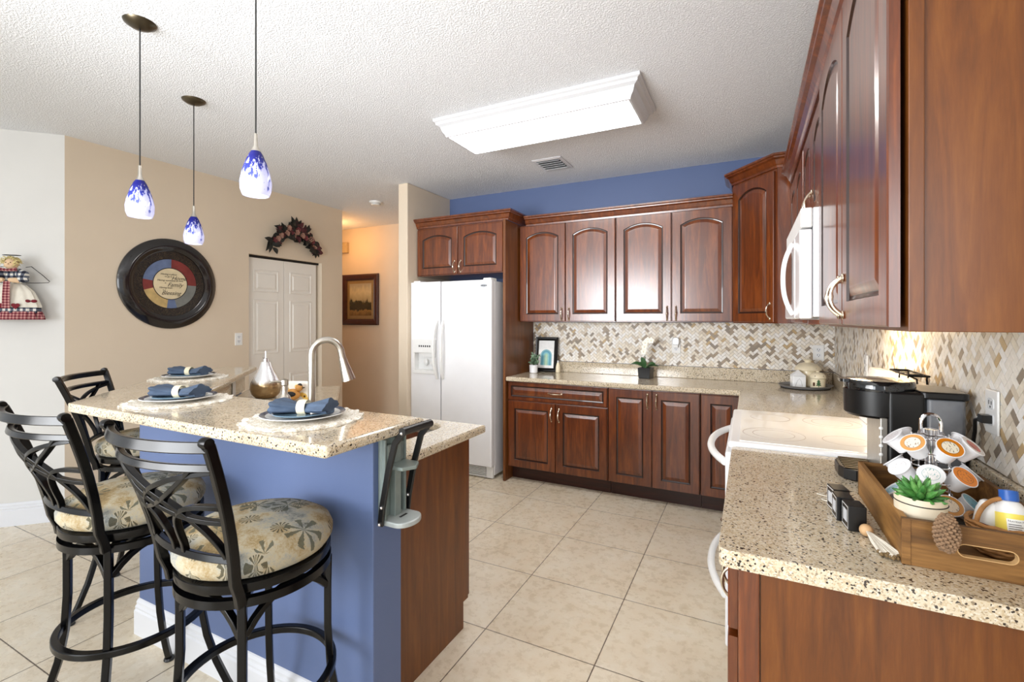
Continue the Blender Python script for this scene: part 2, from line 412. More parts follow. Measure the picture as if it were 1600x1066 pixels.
fc = cabinet('fridge_cabinet', 'short two-door cherry cabinet above the white refrigerator', (-2.885, 3.70, 1.83), 0, .955, .46, .55,
        [(.012, .470, .008, .445, .04, 'R', .075), (.478, .945, .008, .445, .04, 'L', .075)])
obj('crown', crown([(-2.885, 3.698), (-1.90, 3.698), (-1.90, 4.20)], 2.29), M_wood, fc, world=True)
tp = obj('tall_panel', MB().box(-1.926, -1.902, 3.66, 4.255, 0, 2.289), M_panelwood, bevel=.002); tag(tp, 'tall cherry side panel standing right of the refrigerator', 'panel')
# diagonal corner cabinet
A_, B_ = (-.106, 3.93), (.17, 3.60)
cc = thing('corner_cabinet', 'taller diagonal cherry corner cabinet with one arched door', 'cabinet', (A_[0], A_[1], 1.385), math.degrees(math.atan2(B_[1]-A_[1], B_[0]-A_[0])))
obj('body', MB().prism([(-.106, 4.255), A_, B_, (.575, 3.60), (.575, 4.24), (.56, 4.255)], 1.385, 2.42), M_wood, cc, world=True)
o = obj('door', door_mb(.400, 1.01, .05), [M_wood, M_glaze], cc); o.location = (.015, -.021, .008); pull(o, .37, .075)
obj('crown', crown([(-.106, 4.20), A_, B_, (.30, 3.60)], 2.42), M_wood, cc, world=True)
RG = 'upper cabinets along the right wall'
cabinet('upper_cabinet', 'cherry upper cabinet nearest the camera over the coffee maker', (.258, 2.045, 1.385), -90, .955, .90, .317,
        [(.004, .473, .008, .885, .06, 'R', .085), (.481, .951, .008, .885, .06, 'L', .085)], RG, mat=M_panelwood, gap=.010)
obj('stile', MB().box(.257, .280, 1.083, 1.0925, 1.385, 2.285), M_panelwood, [o for o in COL.objects if o.name == 'upper_cabinet.002'][0], world=True, bevel=.0015)
cabinet('upper_cabinet', 'short cherry upper cabinet directly above the white microwave', (.265, 2.80, 1.832), -90, .75, .453, .31,
        [(.004, .371, .008, .438, .045, 'R', .075), (.379, .746, .008, .438, .045, 'L', .075)], RG)
cabinet('upper_cabinet', 'cherry upper cabinet between the microwave and the corner cabinet', (.265, 3.595, 1.385), -90, .788, .90, .31,
        [(.004, .39, .008, .885, .05, 'R', .085), (.398, .784, .008, .885, .05, 'L', .085)], RG)
cm = obj('crown_moulding', crown([(.250, 3.53), (.250, 1.084), (.575, 1.084)], 2.287), M_wood); tag(cm, 'dark cherry crown moulding over the right wall upper cabinets', 'moulding')
# base cabinets, back wall
BG = 'base cabinets along the back wall'
cabinet('base_cabinet', 'cherry base cabinet with a wide drawer, next to the refrigerator', (-1.90, 3.72, 0), 0, .892, .874, .53,
        [(.004, .444, .128, .70, 0, 'R', .61), (.452, .888, .128, .70, 0, 'L', .61)], BG, .125, [(.004, .888, .712, .864)])
cabinet('base_cabinet', 'cherry base cabinet with two full-height doors under the orchid', (-1.003, 3.72, 0), 0, .682, .874, .53,
        [(.004, .337, .128, .864, 0, 'R', .785), (.345, .678, .128, .864, 0, 'L', .785)], BG, .125)
cabinet('base_cabinet', 'narrow single-door cherry base cabinet beside the stove corner', (-.317, 3.72, 0), 0, .29, .874, .53,
        [(.004, .272, .128, .864, 0, None, 0)], BG, .125)
cabinet('base_cabinet', 'cherry base cabinet under the counter between stove and back wall', (-.022, 3.69, 0), -90, .878, .874, .58,
        [(.01, .43, .128, .70, 0, 'R', .62), (.44, .87, .128, .70, 0, 'L', .62)], None, .125, [(.01, .87, .712, .864)])
nb = cabinet('base_cabinet', 'cherry base cabinet with broad end panel under the coffee tray', (-.022, 2.032, 0), -90, .874, .874, .59,
        [(.006, .43, .128, .70, 0, 'R', .62), (.44, .868, .128, .70, 0, 'L', .62)], None, .125, [(.006, .858, .712, .864)])
obj('end_panel', MB().box(.022, .575, 1.142, 1.157, 0, .874), M_panelwood, nb, world=True)
obj('stile', MB().box(-.020, .020, 1.136, 1.157, 0, .874), M_wood, nb, world=True, bevel=.003)
# island cabinet: end panel with toe notch, doors on the kitchen side
ic = thing('island_cabinet', 'cherry island cabinet end panel behind the blue post', 'cabinet', (-1.165, 1.29, 0))
Myz = Matrix(((0, 0, 1, 0), (1, 0, 0, 0), (0, 1, 0, 0), (0, 0, 0, 1)))
obj('end_panel', MB().prism([(1.292, 0), (1.827, 0), (1.827, .12), (1.867, .12), (1.867, .866), (1.292, .866)], -1.183, -1.165, 0, Myz), M_panelwood, ic, world=True, bevel=.001)
obj('side_panel', MB().box(-2.24, -2.225, 1.31, 1.867, .0, .866), M_panelwood, ic, world=True)
obj('toe_kick', MB().box(-2.22, -1.186, 1.80, 1.82, 0, .118), M_toe, ic, world=True)
for k in range(2):
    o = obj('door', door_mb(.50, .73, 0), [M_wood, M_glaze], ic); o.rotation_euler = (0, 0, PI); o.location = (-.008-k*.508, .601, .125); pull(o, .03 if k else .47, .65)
# ================================================================ COUNTERS
def slab(poly, z0, z1, hole=None):
    bm = bmesh.new(); E = []
    for P in [poly]+([hole] if hole else []):
        vs = [bm.verts.new((x, y, z1)) for x, y in P]
        E += [bm.edges.new((vs[i-1], vs[i])) for i in range(len(vs))]
    bmesh.ops.triangle_fill(bm, edges=E, use_beauty=True)
    r = bmesh.ops.extrude_face_region(bm, geom=bm.faces[:])
    for v in r['geom']:
        if isinstance(v, bmesh.types.BMVert): v.co.z = z0
    bm.verts.index_update(); mb = MB(); mb.add([v.co[:] for v in bm.verts], [[v.index for v in f.verts] for f in bm.faces]); bm.free(); return mb
bt = obj('bar_counter', slab([(-1.02, .917), (-2.511, .917), (-3.572, 1.978), (-3.265, 2.285), (-2.33, 1.35), (-1.02, 1.35)], 1.028, 1.064), M_granite, bevel=.013, seg=4)
tag(bt, 'raised speckled granite bar top bent over the blue half wall', 'countertop')
sk = obj('sink_counter', slab([(-1.125, 1.289), (-1.125, 1.965), (-2.11, 1.965), (-2.80, 2.65), (-3.25, 2.20), (-2.385, 1.289)], .868, .905,
         rounded(-2.10, -1.29, 1.50, 1.885, .10, 6)), M_granite, bevel=.010, seg=3)
tag(sk, 'lower speckled granite island counter holding the sink', 'countertop')
obj('backsplash', MB().prism([(-1.10, 1.289), (-2.385, 1.289), (-3.25, 2.154), (-3.234, 2.17), (-2.375, 1.309), (-1.10, 1.309)], .906, 1.027), M_granite, sk)
bc = obj('back_counter', slab([(-1.90, 3.66), (-.06, 3.66), (-.06, 2.812), (.578, 2.812), (.578, 4.258), (-1.90, 4.258)], .876, .914), M_granite, bevel=.010, seg=3)
tag(bc, 'speckled granite counter running along the back wall and into the corner', 'countertop')
obj('backsplash', MB().box(-1.90, .558, 4.238, 4.258, .9145, 1.014).box(.558, .578, 2.812, 4.258, .9145, 1.014), M_granite, bc, bevel=.003)
ncn = obj('near_counter', slab(rounded(-.06, .578, 1.11, 2.035, .02, 4), .876, .914), M_granite, bevel=.012, seg=4)
tag(ncn, 'speckled granite counter carrying the coffee maker and wooden tray', 'countertop')
obj('backsplash', MB().box(.558, .578, 1.11, 2.035, .9145, 1.014), M_granite, ncn, bevel=.003)
# sink and faucet
s_ = MB(); RR = lambda i, z: [(x, y, z) for x, y in rounded(-2.10+i, -1.29-i, 1.50+i, 1.885-i, max(.03, .10-i*.4), 6)]
s_.loops([RR(-.03, .866), RR(-.002, .866), RR(.004, .80), RR(.012, .70), RR(.05, .685)], False, True, smooth=True)
si = obj('sink', s_, M_steel); tag(si, 'undermount steel sink set into the island counter', 'sink')
obj('drain', MB().lathe([(.0, .687), (.04, .687), (.045, .689), (.0, .690)], 20, Matrix.Translation((-1.69, 1.70, 0))), M_chrome, si)
fx, fy = -1.683, 1.43
fa = thing('faucet', 'tall brushed-nickel gooseneck pull-down faucet behind the island sink', 'faucet', (fx, fy, .906))
obj('base', MB().lathe([(.0, 0), (.032, 0), (.032, .006), (.024, .014), (.021, .03), (.021, .11), (.016, .125), (0, .126)], 24), M_nickel, fa)
fd = Vector((.62, .78)).normalized(); pts = [(0, 0, .11), (0, 0, .24), (0, 0, .355)]
for k in range(1, 11):
    a = PI*k/11; pts.append((fd.x*.06*(1-math.cos(a)), fd.y*.06*(1-math.cos(a)), .355+.06*math.sin(a)))
tip = Vector((fd.x*.125, fd.y*.125, .335)); pts.append(tuple(tip))
obj('neck', MB().tube(pts, .0145, 14), M_nickel, fa)
q = tip+Vector((fd.x*.008, fd.y*.008, -.03)); e_ = q+Vector((fd.x*.018, fd.y*.018, -.07))
obj('spray_head', MB().tube([tuple(tip), tuple(q), tuple((q*2+e_)/3), tuple(e_)], [.0155, .019, .023, .030], 18), M_nickel, fa)
obj('lever', MB().tube([(-.02, -.01, .08), (-.05, -.025, .085), (-.10, -.05, .11)], [.009, .007, .005], 10), M_nickel, fa)
sd = thing('soap_dispenser', 'brushed-metal pump soap dispenser standing left of the faucet', 'soap dispenser', (-1.835, 1.415, .906))
obj('bottle', MB().lathe([(0, 0), (.024, 0), (.026, .01), (.026, .115), (.028, .14), (.027, .15), (.022, .165), (.013, .175), (.012, .19), (.0, .19)], 22), M_nickel, sd)
obj('pump', MB().lathe([(0, .19), (.011, .19), (.011, .21), (.016, .215), (.016, .236), (.006, .24), (0, .24)], 18).tube([(0, 0, .228), (-.02, -.035, .232), (-.03, -.055, .226)], [.006, .005, .004], 10), M_nickel, sd)
# ================================================================ REFRIGERATOR
fr = thing('refrigerator', 'white side-by-side refrigerator with ice and water dispenser', 'refrigerator', (-2.885, 3.60, 0))
obj('body', MB().box(.004, .872, .07, .64, .03, 1.755), M_white, fr, bevel=.006)
for s in (0, 1): obj('hinge_cover', MB().box(.01+s*.77, .09+s*.77, .02, .13, 1.752, 1.782), M_whitep, fr, bevel=.008)
def slabdoor(x0, x1, z0, z1): return MB().box(x0, x1, 0, .066, z0, z1)
# freezer door built around the dispenser bay
f1 = obj('freezer_door', MB().box(0, .337, 0, .066, .115, .92).box(0, .337, 0, .066, 1.225, 1.765).box(0, .035, 0, .066, .92, 1.225).box(.285, .337, 0, .066, .92, 1.225), M_white, fr)
disp = obj('dispenser', MB().box(.028, .29, -.012, .066, 1.10, 1.228).box(.028, .29, -.016, .06, .905, .94).box(.03, .286, .058, .066, .93, 1.11).box(.028, .045, -.008, .06, .93, 1.11), M_whitep, fr, bevel=.004)
obj('paddle', MB().ball((.15, .03, 1.01), .022, 12, 8, 0, (1, .5, 1.6)).ball((.225, .03, 1.01), .022, 12, 8, 0, (1, .5, 1.6)).box(.10, .26, .02, .05, 1.06, 1.098), M_whitep, disp)
bm_ = MB()
for q in range(6): bm_.box(.10+q*.024, .112+q*.024, -.0145, -.012, 1.155, 1.172)
obj('button_row', bm_, M_dark, disp)
f2 = obj('fridge_door', MB().box(.343, .876, 0, .066, .115, 1.765), M_white, fr, bevel=.012, seg=3)
for x, nm in ((.310, f1), (.372, f2)):
    sg = -1 if x < .34 else 1; P = []
    for q in range(17):
        t = -1+2*q/16; P.append((x+sg*.012*(1-t*t), -.052*(1-abs(t)**3)-.004, 1.135+t*.265))
    obj('handle', MB().tube(P, 1, sec=[(-.014, -.010), (.014, -.010), (.016, 0), (.014, .010), (-.014, .010), (-.016, 0)], up=(1, 0, 0)), M_whitep, nm, bevel=.003)
lg = obj('badge', MB().lathe([(.0, .0025), (.034, .002), (.036, 0)], 28, Matrix.Translation((.80, 0, 1.712)) @ Matrix.Rotation(PI/2, 4, 'X') @ Matrix.Diagonal((1, .42, 1, 1))), M_chrome, f2)
text('badge_lettering', 'Whirlpool', .0135, M_dark, lg, TXT(.80, -.0035, 1.708), .1, 'CENTER')
g_ = MB().box(.01, .866, .045, .07, .01, .108)
for q in range(6): g_.box(.02, .80, .036, .046, .022+q*.014, .029+q*.014)
obj('grille', g_, M_whitep, fr)
obj('grille_gap', MB().box(.02, .80, .0435, .0449, .018, .104), M_dark, fr)

# ================================================================ STOVE
st = thing('stove', 'white smooth-top electric stove set between the granite counters', 'stove', (-.06, 2.042, 0))
y0, y1 = 2.042, 2.806
obj('body', MB().box(-.045, .56, y0+.004, y1-.004, .03, .905), M_white, st, world=True)
obj('cooktop', MB().box(-.075, .52, y0, y1, .902, .930), M_white, st, world=True, bevel=.012, seg=3)
M_glasstop = plain('cooktop_glass', C(246, 243, 238), .06, 0, .012, 6, .6)
gt = obj('glass_top', MB().box(-.035, .47, y0+.03, y1-.03, .929, .9325), M_glasstop, st, world=True, bevel=.001)
M_ring = plain('burner_ring_print', C(190, 180, 172), .2)
for cx, cy, r in ((.09, 2.24, .115), (.09, 2.24, .078), (.09, 2.61, .085), (.34, 2.24, .08), (.34, 2.61, .115), (.34, 2.61, .08)):
    obj('burner_ring', MB().loops([circ(r, 40, cx, cy, .9326), circ(r-.0025, 40, cx, cy, .9326), circ(r-.0025, 40, cx, cy, .9331), circ(r, 40, cx, cy, .9331)], ring=True), M_ring, gt, world=True)
bg = obj('backguard', MB().prism([(.475, .931), (.56, .931), (.56, 1.182), (.515, 1.182)], y0+.004, y1-.004, 0, Matrix(((1, 0, 0, 0), (0, 0, 1, 0), (0, 1, 0, 0), (0, 0, 0, 1)))), M_white, st, world=True, bevel=.006)
for cy in (2.16, 2.28, 2.58, 2.70):
    obj('knob', MB().lathe([(0, .018), (.017, .018), (.02, 0)], 18, Matrix.Translation((.497, cy, 1.07)) @ Matrix.Rotation(-PI/2, 4, 'Y')), M_whitep, bg, world=True)
obj('display', MB().box(.490, .499, 2.36, 2.50, 1.05, 1.10), M_grey, bg, world=True)
od = obj('oven_door', MB().box(-.085, -.046, y0+.006, y1-.006, .33, .885), M_white, st, world=True, bevel=.008)
sw = obj('drawer', MB().box(-.085, -.046, y0+.006, y1-.006, .115, .322), M_white, st, world=True, bevel=.008)
for par, z, zz in ((od, .835, 0), (sw, .30, 0)):
    P = []
    for q in range(25):
        t = -1+2*q/24; P.append((-.087-.072*(1-abs(t)**2.2), 2.424+t*.335, z))
    hh = obj('handle', MB().tube(P, .0155, 12), M_whitep, par, world=True)
wr = thing('wire_rack', 'black wire rack perched on top of the stove backguard', 'rack', (.535, 2.20, 1.183))
P = [(-.04, -.12, .03), (.015, -.12, .03), (.015, .12, .03), (-.04, .12, .03)]
obj('rim', MB().tube(P, .0035, 8, True), M_black, wr)
for x, y in ((-.015, -.11), (.012, -.11), (.012, .11), (-.015, .11)): obj('leg', MB().tube([(x-(.025 if x < 0 else 0), y, .03), (x, y*.95, .018), (x, y, .001)], .003, 8), M_black, wr)
for y in (-.06, 0, .06): obj('cross_wire', MB().rod((-.04, y, .03), (.015, y, .03), .002), M_black, wr)

# ================================================================ MICROWAVE
mw = thing('microwave', 'white over-the-range microwave with bowed handle under a short cabinet', 'microwave', (.17, 2.062, 1.412))
obj('body', MB().box(.212, .575, 2.064, 2.802, 1.418, 1.826), M_white, mw, world=True, bevel=.004)
obj('vent_grille', MB().box(.172, .211, 2.062, 2.804, 1.752, 1.826), M_whitep, mw, world=True, bevel=.006)
md = obj('door', MB().box(.166, .210, 2.26, 2.804, 1.412, 1.746), M_white, mw, world=True, bevel=.008)
obj('control_panel', MB().box(.168, .210, 2.062, 2.255, 1.412, 1.746), M_white, mw, world=True, bevel=.006)
M_mwglass = plain('microwave_window', C(120, 112, 108), .12, 0, .1, 12, .4)
obj('window', MB().prism(rounded(2.36, 2.74, 1.475, 1.70, .03), .163, .167, 0, Matrix(((0, 0, 1, 0), (1, 0, 0, 0), (0, 1, 0, 0), (0, 0, 0, 1)))), M_mwglass, md, world=True)
P = []
for q in range(19):
    t = -1+2*q/18; P.append((.164-.036*(1-abs(t)**2.4), 2.30, 1.578+t*.15))
obj('handle', MB().tube(P, 1, sec=[(-.009, -.008), (.009, -.008), (.009, .008), (-.009, .008)], up=(0, 1, 0)), M_whitep, md, world=True, bevel=.004)
obj('underside', MB().box(.23, .56, 2.09, 2.78, 1.408, 1.417), M_grey, mw, world=True)
ld = bpy.data.lights.new('cooktop_lamp', 'AREA'); ld.energy = 4; ld.color = (1, .76, .48); ld.shape = 'RECTANGLE'; ld.size = .10; ld.size_y = .30
lo = bpy.data.objects.new('cooktop_lamp', ld); COL.objects.link(lo); lo.location = (.42, 2.48, 1.40); lo.rotation_euler = (0, math.radians(-20), 0)

# ================================================================ CEILING FIXTURES
cl = thing('ceiling_light', 'long white crown-framed fluorescent ceiling light', 'ceiling light', (-1.175, 2.755, CH-.11))
x0, x1, ya, yb = -1.755, -.585, 2.575, 2.915
PR = [(0, 0), (.012, 0), (.018, .015), (.030, .03), (.040, .06), (.060, .072), (.062, .085), (.075, .092), (.075, .109), (0, .109)]
obj('frame', MB().sweep([(o, z+CH-.11) for o, z in PR], [(x0, ya), (x1, ya), (x1, yb), (x0, yb)], True), plain('fixture_frame_paint', C(204, 205, 208), .4, 0, .01), cl, world=True)
obj('diffuser', MB().box(x0+.004, x1-.004, ya+.004, yb-.004, CH-.105, CH-.098), emit('lit_diffuser', (1, .98, .95, 1), 14), cl, world=True)
vt = thing('ceiling_vent', 'white louvred air vent in the ceiling near the back wall', 'vent', (-1.46, 3.66, CH-.012))
obj('frame', MB().sweep([(0, 0), (.025, .006), (.025, .011), (0, .011)], [(-.10, -.12), (.10, -.12), (.10, .12), (-.10, .12)], True), M_trim, vt)
obj('duct', MB().box(-.1, .1, -.12, .12, .0095, .0115), M_dark, vt)
for q in range(5): obj('louvre', MB().box(-.1, .1, -.018, .018, -.001, .001, M=Matrix.Translation((0, -.096+q*.048, .002)) @ Matrix.Rotation(.6, 4, 'X')), M_trim, vt)
sm_ = thing('smoke_detector', 'round white smoke detector on the ceiling by the hallway', 'smoke detector', (-3.67, 3.97, CH-.04))
obj('body', MB().lathe([(0, 0), (.04, 0), (.05, .008), (.052, .02), (.065, .024), (.068, .0395), (0, .0395)], 28), M_whitep, sm_)
obj('slot_ring', MB().loops([circ(.0525, 28, z=.012), circ(.0525, 28, z=.016)], False, False), M_grey, sm_)

# ---- pendants
k = NT('blue_frit_glass'); v = k.coord((1, 1, .28)); z = k.coord()
sp = k.n('ShaderNodeSeparateXYZ'); k.l(z, sp.inputs[0])
nz = k.noise(v, 95, 3, .6); g = k.math('MULTIPLY_ADD', sp.outputs[2], -8.5, 1.05)     # clear white frit at the bottom, blue at the top
w = k.math('GREATER_THAN', k.math('ADD', k.math('MULTIPLY', nz, 2.2), k.math('MULTIPLY', g, .62)), 1.3)
cg = k.mix(k.math('MULTIPLY', w, .9), k.ramp(sp.outputs[2], [(.04, C(130, 142, 206)), (.09, C(70, 84, 190)), (.14, C(14, 20, 150))]), C(236, 238, 255))
tr = k.n('ShaderNodeBsdfTranslucent'); k.l(cg, tr.inputs[0]); mx = k.n('ShaderNodeMixShader'); mx.inputs[0].default_value = .5
k.set(Base_Color=cg, Roughness=.08, Coat_Weight=.6); k.l(k.b.outputs[0], mx.inputs[1]); k.l(tr.outputs[0], mx.inputs[2]); k.l(mx.outputs[0], k.N['Material Output'].inputs[0])
M_frit = k.m
pe = thing('pendant_lamp', 'x', 'pendant lamp', (0, 0, CH), 0, 'blue glass pendants over the bar')
zb = 1.858-CH
obj('canopy', MB().lathe([(0, -.028), (.012, -.027), (.035, -.022), (.058, -.008), (.062, -.001), (0, -.001)], 28), M_bronze, pe)
obj('cord', MB().tube([(0, 0, -.026), (0, 0, zb+.225)], .0028, 8), M_blackp, pe)
obj('cap', MB().lathe([(0, zb+.155), (.017, zb+.160), (.008, zb+.18), (.006, zb+.225), (0, zb+.226)], 18), M_nickel, pe)
sh = obj('shade', MB().lathe([(.0165, .160), (.024, .148), (.036, .118), (.046, .083), (.0525, .048), (.051, .02), (.0435, 0), (.0415, 0), (.049, .02), (.0505, .048), (.044, .083), (.034, .118), (.022, .146), (.0145, .160)], 30), M_frit, pe)
sh.location = (0, 0, zb)
obj('bulb', MB().ball((0, 0, zb+.045), .026, 16, 10, 0, (1, 1, 1.15)), emit('lit_bulb', (1, .93, .80, 1), 5), pe)
for i, (x, y, lb) in enumerate(((-2.385, 1.118, 'blue glass pendant lamp left of the two with visible canopies'), (-2.94, 1.655, 'farthest and smallest-looking blue pendant, beside the round plaque'), (-1.60, 1.115, 'nearest blue pendant, its cord running out of the top edge'))):
    if i == 0: pe.location = (x, y, CH); pe['label'] = lb
    else: dup(pe, None, (x, y, CH), None, lb)

# ================================================================ BAR STOOLS
k = NT('palm_print_fabric'); v = k.coord(rnd=False); n = k.noise(v, 6, 4, .6); n2 = k.noise(v, 160, 2, .8)
f = k.math('ADD', k.math('MULTIPLY', n, .8), k.math('MULTIPLY', n2, .2))
bc_ = k.ramp(f, [(.36, C(98, 102, 102)), (.43, C(146, 147, 140)), (.5, C(172, 162, 138)), (.57, C(152, 132, 94)), (.66, C(112, 92, 56))])
def star(seed, scale, R, spk, thr):
    mp = k.n('ShaderNodeMapping'); mp.inputs['Location'].default_value = (seed*3.1, seed*1.7, 0); mp.inputs['Scale'].default_value = (scale, scale, scale*.8); k.l(v, mp.inputs[0])
    vo = k.n('ShaderNodeTexVoronoi', feature='F1'); vo.inputs['Randomness'].default_value = .75; vo.inputs['Scale'].default_value = 1; k.l(mp.outputs[0], vo.inputs['Vector'])
    df = k.n('ShaderNodeVectorMath', operation='SUBTRACT'); k.l(mp.outputs[0], df.inputs[0]); k.l(vo.outputs['Position'], df.inputs[1])
    s = k.n('ShaderNodeSeparateXYZ'); k.l(df.outputs[0], s.inputs[0]); an = k.math('ARCTAN2', s.outputs[1], s.outputs[0])
    w = k.math('SINE', k.math('ADD', k.math('MULTIPLY', an, spk), k.math('MULTIPLY', n2, 2.2)))
    rr = k.math('LESS_THAN', vo.outputs['Distance'], R)
    return k.math('MULTIPLY', k.math('GREATER_THAN', w, thr), rr)
a1 = star(1.0, 13, .36, 13, .1); a2 = star(2.3, 8, .42, 7, .35)
cc_ = k.mix(k.math('MULTIPLY', a1, .85), bc_, C(58, 54, 32)); cc_ = k.mix(k.math('MULTIPLY', a2, .8), cc_, C(66, 70, 56))
k.bump(n2, .25, .003); M_fabric = k.set(Base_Color=cc_, Roughness=.95)
so = thing('bar_stool', 'x', 'bar stool', (0, 0, 0), 0, 'bar stools around the island')
obj('seat', MB().lathe([(0, .742), (.178, .742), (.196, .751), (.206, .768), (.207, .785), (.198, .805), (.168, .823), (.115, .834), (.055, .838), (.0, .839)], 48), M_fabric, so)
fr_ = MB().lathe([(.16, .716), (.199, .716), (.201, .720), (.201, .739), (.197, .742), (.16, .742)], 48)
obj('seat_frame', fr_, M_black, so)
obj('swivel', MB().lathe([(0, .672), (.10, .672), (.10, .714), (0, .714)], 24), M_black, so)
br = MB().loops([circ(.202, 64, z=.680), circ(.202, 64, z=.702), circ(.182, 64, z=.702), circ(.182, 64, z=.680)], ring=True, smooth=True)
for a in (0, PI/2): br.box(-.185, .185, -.012, .012, .674, .69, M=Matrix.Rotation(a+PI/4, 4, 'Z'))
obj('base_ring', br, M_black, so)
for sx in (-1, 1):
    for sy in (-1, 1):
        P = []
        for z, r in ((.690, .137), (.60, .136), (.48, .136), (.36, .141), (.26, .153), (.16, .174), (.07, .200), (.012, .220)): P.append((sx*r, sy*r, z))
        lg_ = obj('leg', MB().tube(P, 1, sec=RECT(.0105, .0105), up=(sx, -sy, 0)), M_black, so, bevel=.003)
        obj('foot', MB().lathe([(0, 0), (.018, 0), (.02, .004), (.017, .012), (0, .014)], 14, Matrix.Translation((sx*.221, sy*.221, 0))), M_blackp, lg_)
for a in range(4):
    c, s = math.cos(a*PI/2), math.sin(a*PI/2); P = []
    for q in range(11):
        t = -1+2*q/10; x = t*.13; z = .672-.07*abs(t)**2.2; P.append((x*c+.136*s, x*s-.136*c, z))
    obj('stretcher', MB().tube(P, 1, sec=RECT(.009, .009)), M_black, so, bevel=.002)
fr2 = []
for q in range(64): a = 2*PI*q/64; fr2.append((.206*math.cos(a), .206*math.sin(a), .372))
obj('foot_ring', MB().tube(fr2, 1, closed=True, sec=RECT(.011, .011), up=(0, 0, 1)), M_black, so, bevel=.003)
# back: posts lean out (-y) and apart; rails bow backwards
def post(z):
    t = max(0, (z-.70)/.435); return (.152+.064*t**1.2, -.165-.105*t**1.6)
def on_back(x_frac, z, bow=1):
    px_, py_ = post(z); return (x_frac*px_, py_-.055*bow*(1-x_frac**2)*min(1, max(.5, (z-.7)/.3)), z)
for s in (-1, 1):
    P = [(s*.152, -.150, .69), (s*.153, -.155, .72)]+[(s*post(z)[0], post(z)[1], z) for z in (.76, .82, .88, .94, 1.0, 1.06, 1.105, 1.13)]
    pb = obj('post', MB().tube(P, 1, sec=RECT(.012, .010), up=(1, 0, 0)), M_black, so, bevel=.003)
    a_, b_ = P[-1], None
    obj('finial', MB().lathe([(0, -.013), (.012, -.012), (.014, 0), (.012, .012), (0, .013)], 14, Matrix.Translation((s*post(1.13)[0], post(1.13)[1]-.004, 1.134)) @ Matrix.Rotation(PI/2, 4, 'Y')), M_black, pb)
def rail(nm, z, hgt, thk, n=31):
    P = [on_back(-1+2*q/(n-1), z) for q in range(n)]
    obj(nm, MB().tube(P, 1, sec=RECT(thk, hgt), up=(0, .25, 1)), M_black, so, bevel=.002)
rail('top_rail', 1.122, .013, .008); rail('cross_rail', 1.070, .009, .008); rail('lower_rail', .822, .009, .008)
def lattice(pts):
    out = []
    for q in range(33):
        t = q/32; n_ = len(pts)-1; B = [math.comb(n_, i)*t**i*(1-t)**(n_-i) for i in range(n_+1)]
        xf = sum(b*p[0] for b, p in zip(B, pts)); z = sum(b*p[1] for b, p in zip(B, pts)); out.append(on_back(xf, z))
    obj('lattice_bar', MB().tube(out, 1, sec=RECT(.006, .008), up=(0, 1, 0)), M_black, so, bevel=.0015)
for s in (-1, 1):
    lattice([(s*.96, 1.06), (s*-.35, 1.02), (s*-.92, .828)]); lattice([(s*.95, .965), (s*.10, .985), (s*.12, .826)]); lattice([(s*.75, 1.065), (s*.1, .93), (s*-.96, .925)])
ST = [(-1.285, .90, 0, 'black iron bar stool nearest the camera, its seat before the blue wall'), (-1.925, .89, 0, 'black iron bar stool left of the nearest one, at the counter end'), (-2.80, 1.345, -45, 'black iron bar stool half hidden behind the left tip of the bar')]
for i, (x, y, rz, lb) in enumerate(ST):
    if i == 0: so.location = (x, y, 0); so['label'] = lb
    else: dup(so, None, (x, y, 0), rz, lb)
# ================================================================ WALL OBJECTS
def flatdisc(mb, r, y, n=64, mi=0, cx=0, cz=0): return mb.add([(cx, y, cz)]+[(cx+r*math.cos(2*PI*i/n), y, cz+r*math.sin(2*PI*i/n)) for i in range(n)], [(0, 1+i, 1+(i+1) % n) for i in range(n)], False, mi)
# ---- round plaque
PR_ = .372
pl = thing('wall_plaque', 'large round black framed plaque with family blessing lettering on beige wall', 'plaque', (LX, 2.235, 1.709), 90)
RX = Matrix.Rotation(PI/2, 4, 'X')
obj('frame', MB().lathe([(.268, 0), (PR_, 0), (PR_, .012), (PR_-.012, .020), (PR_-.018, .022), (PR_-.05, .042), (PR_-.075, .040), (PR_-.095, .024), (.268, .022), (.268, 0)], 72, RX), plain('plaque_gloss_black', C(22, 20, 22), .16, 0, .1, 20, .6), pl)
kk = NT('scroll_border'); v = kk.coord(); w = kk.noise(v, 26, 3, .6, 3.5)
M_scroll = kk.set(Base_Color=kk.ramp(kk.math('ABSOLUTE', kk.math('SUBTRACT', w, .5)), [(0, C(120, 98, 66)), (.010, C(84, 68, 46)), (.02, C(18, 15, 14))]), Roughness=.3)
obj('scroll_border', MB().loops([[(r*math.cos(2*PI*i/64), y, r*math.sin(2*PI*i/64)) for i in range(64)] for r, y in ((.27, -.012), (.206, -.012))], False, False), M_scroll, pl)
QC = {'blue': plain('quilt_blue', C(96, 112, 146), .4, 0, .2, 18), 'red': plain('quilt_red', C(120, 44, 40), .4, 0, .2, 18), 'gold': plain('quilt_gold', C(196, 168, 112), .4, 0, .2, 18), 'grey': plain('quilt_grey', C(120, 122, 118), .4, 0, .15, 18)}
for nm, a0, a1 in (('blue', 88, 172), ('red', 172, 197), ('gold', 197, 262), ('blue', 262, 284), ('grey', 284, 358), ('red', -2, 88)):
    P = [[(r*math.cos(math.radians(a0+(a1-a0)*i/18)), -.013, r*math.sin(math.radians(a0+(a1-a0)*i/18))) for i in range(19)] for r in (.205, .130)]
    obj('quilt_segment', MB().loops(P, False, False, False), QC[nm], pl)
obj('inner_ring', MB().loops([[(r*math.cos(2*PI*i/64), y, r*math.sin(2*PI*i/64)) for i in range(64)] for r, y in ((.207, -.0135), (.203, -.0135))], False, False).loops([[(r*math.cos(2*PI*i/64), -.0136, r*math.sin(2*PI*i/64)) for i in range(64)] for r in (.133, .127)], False, False), M_dark, pl)
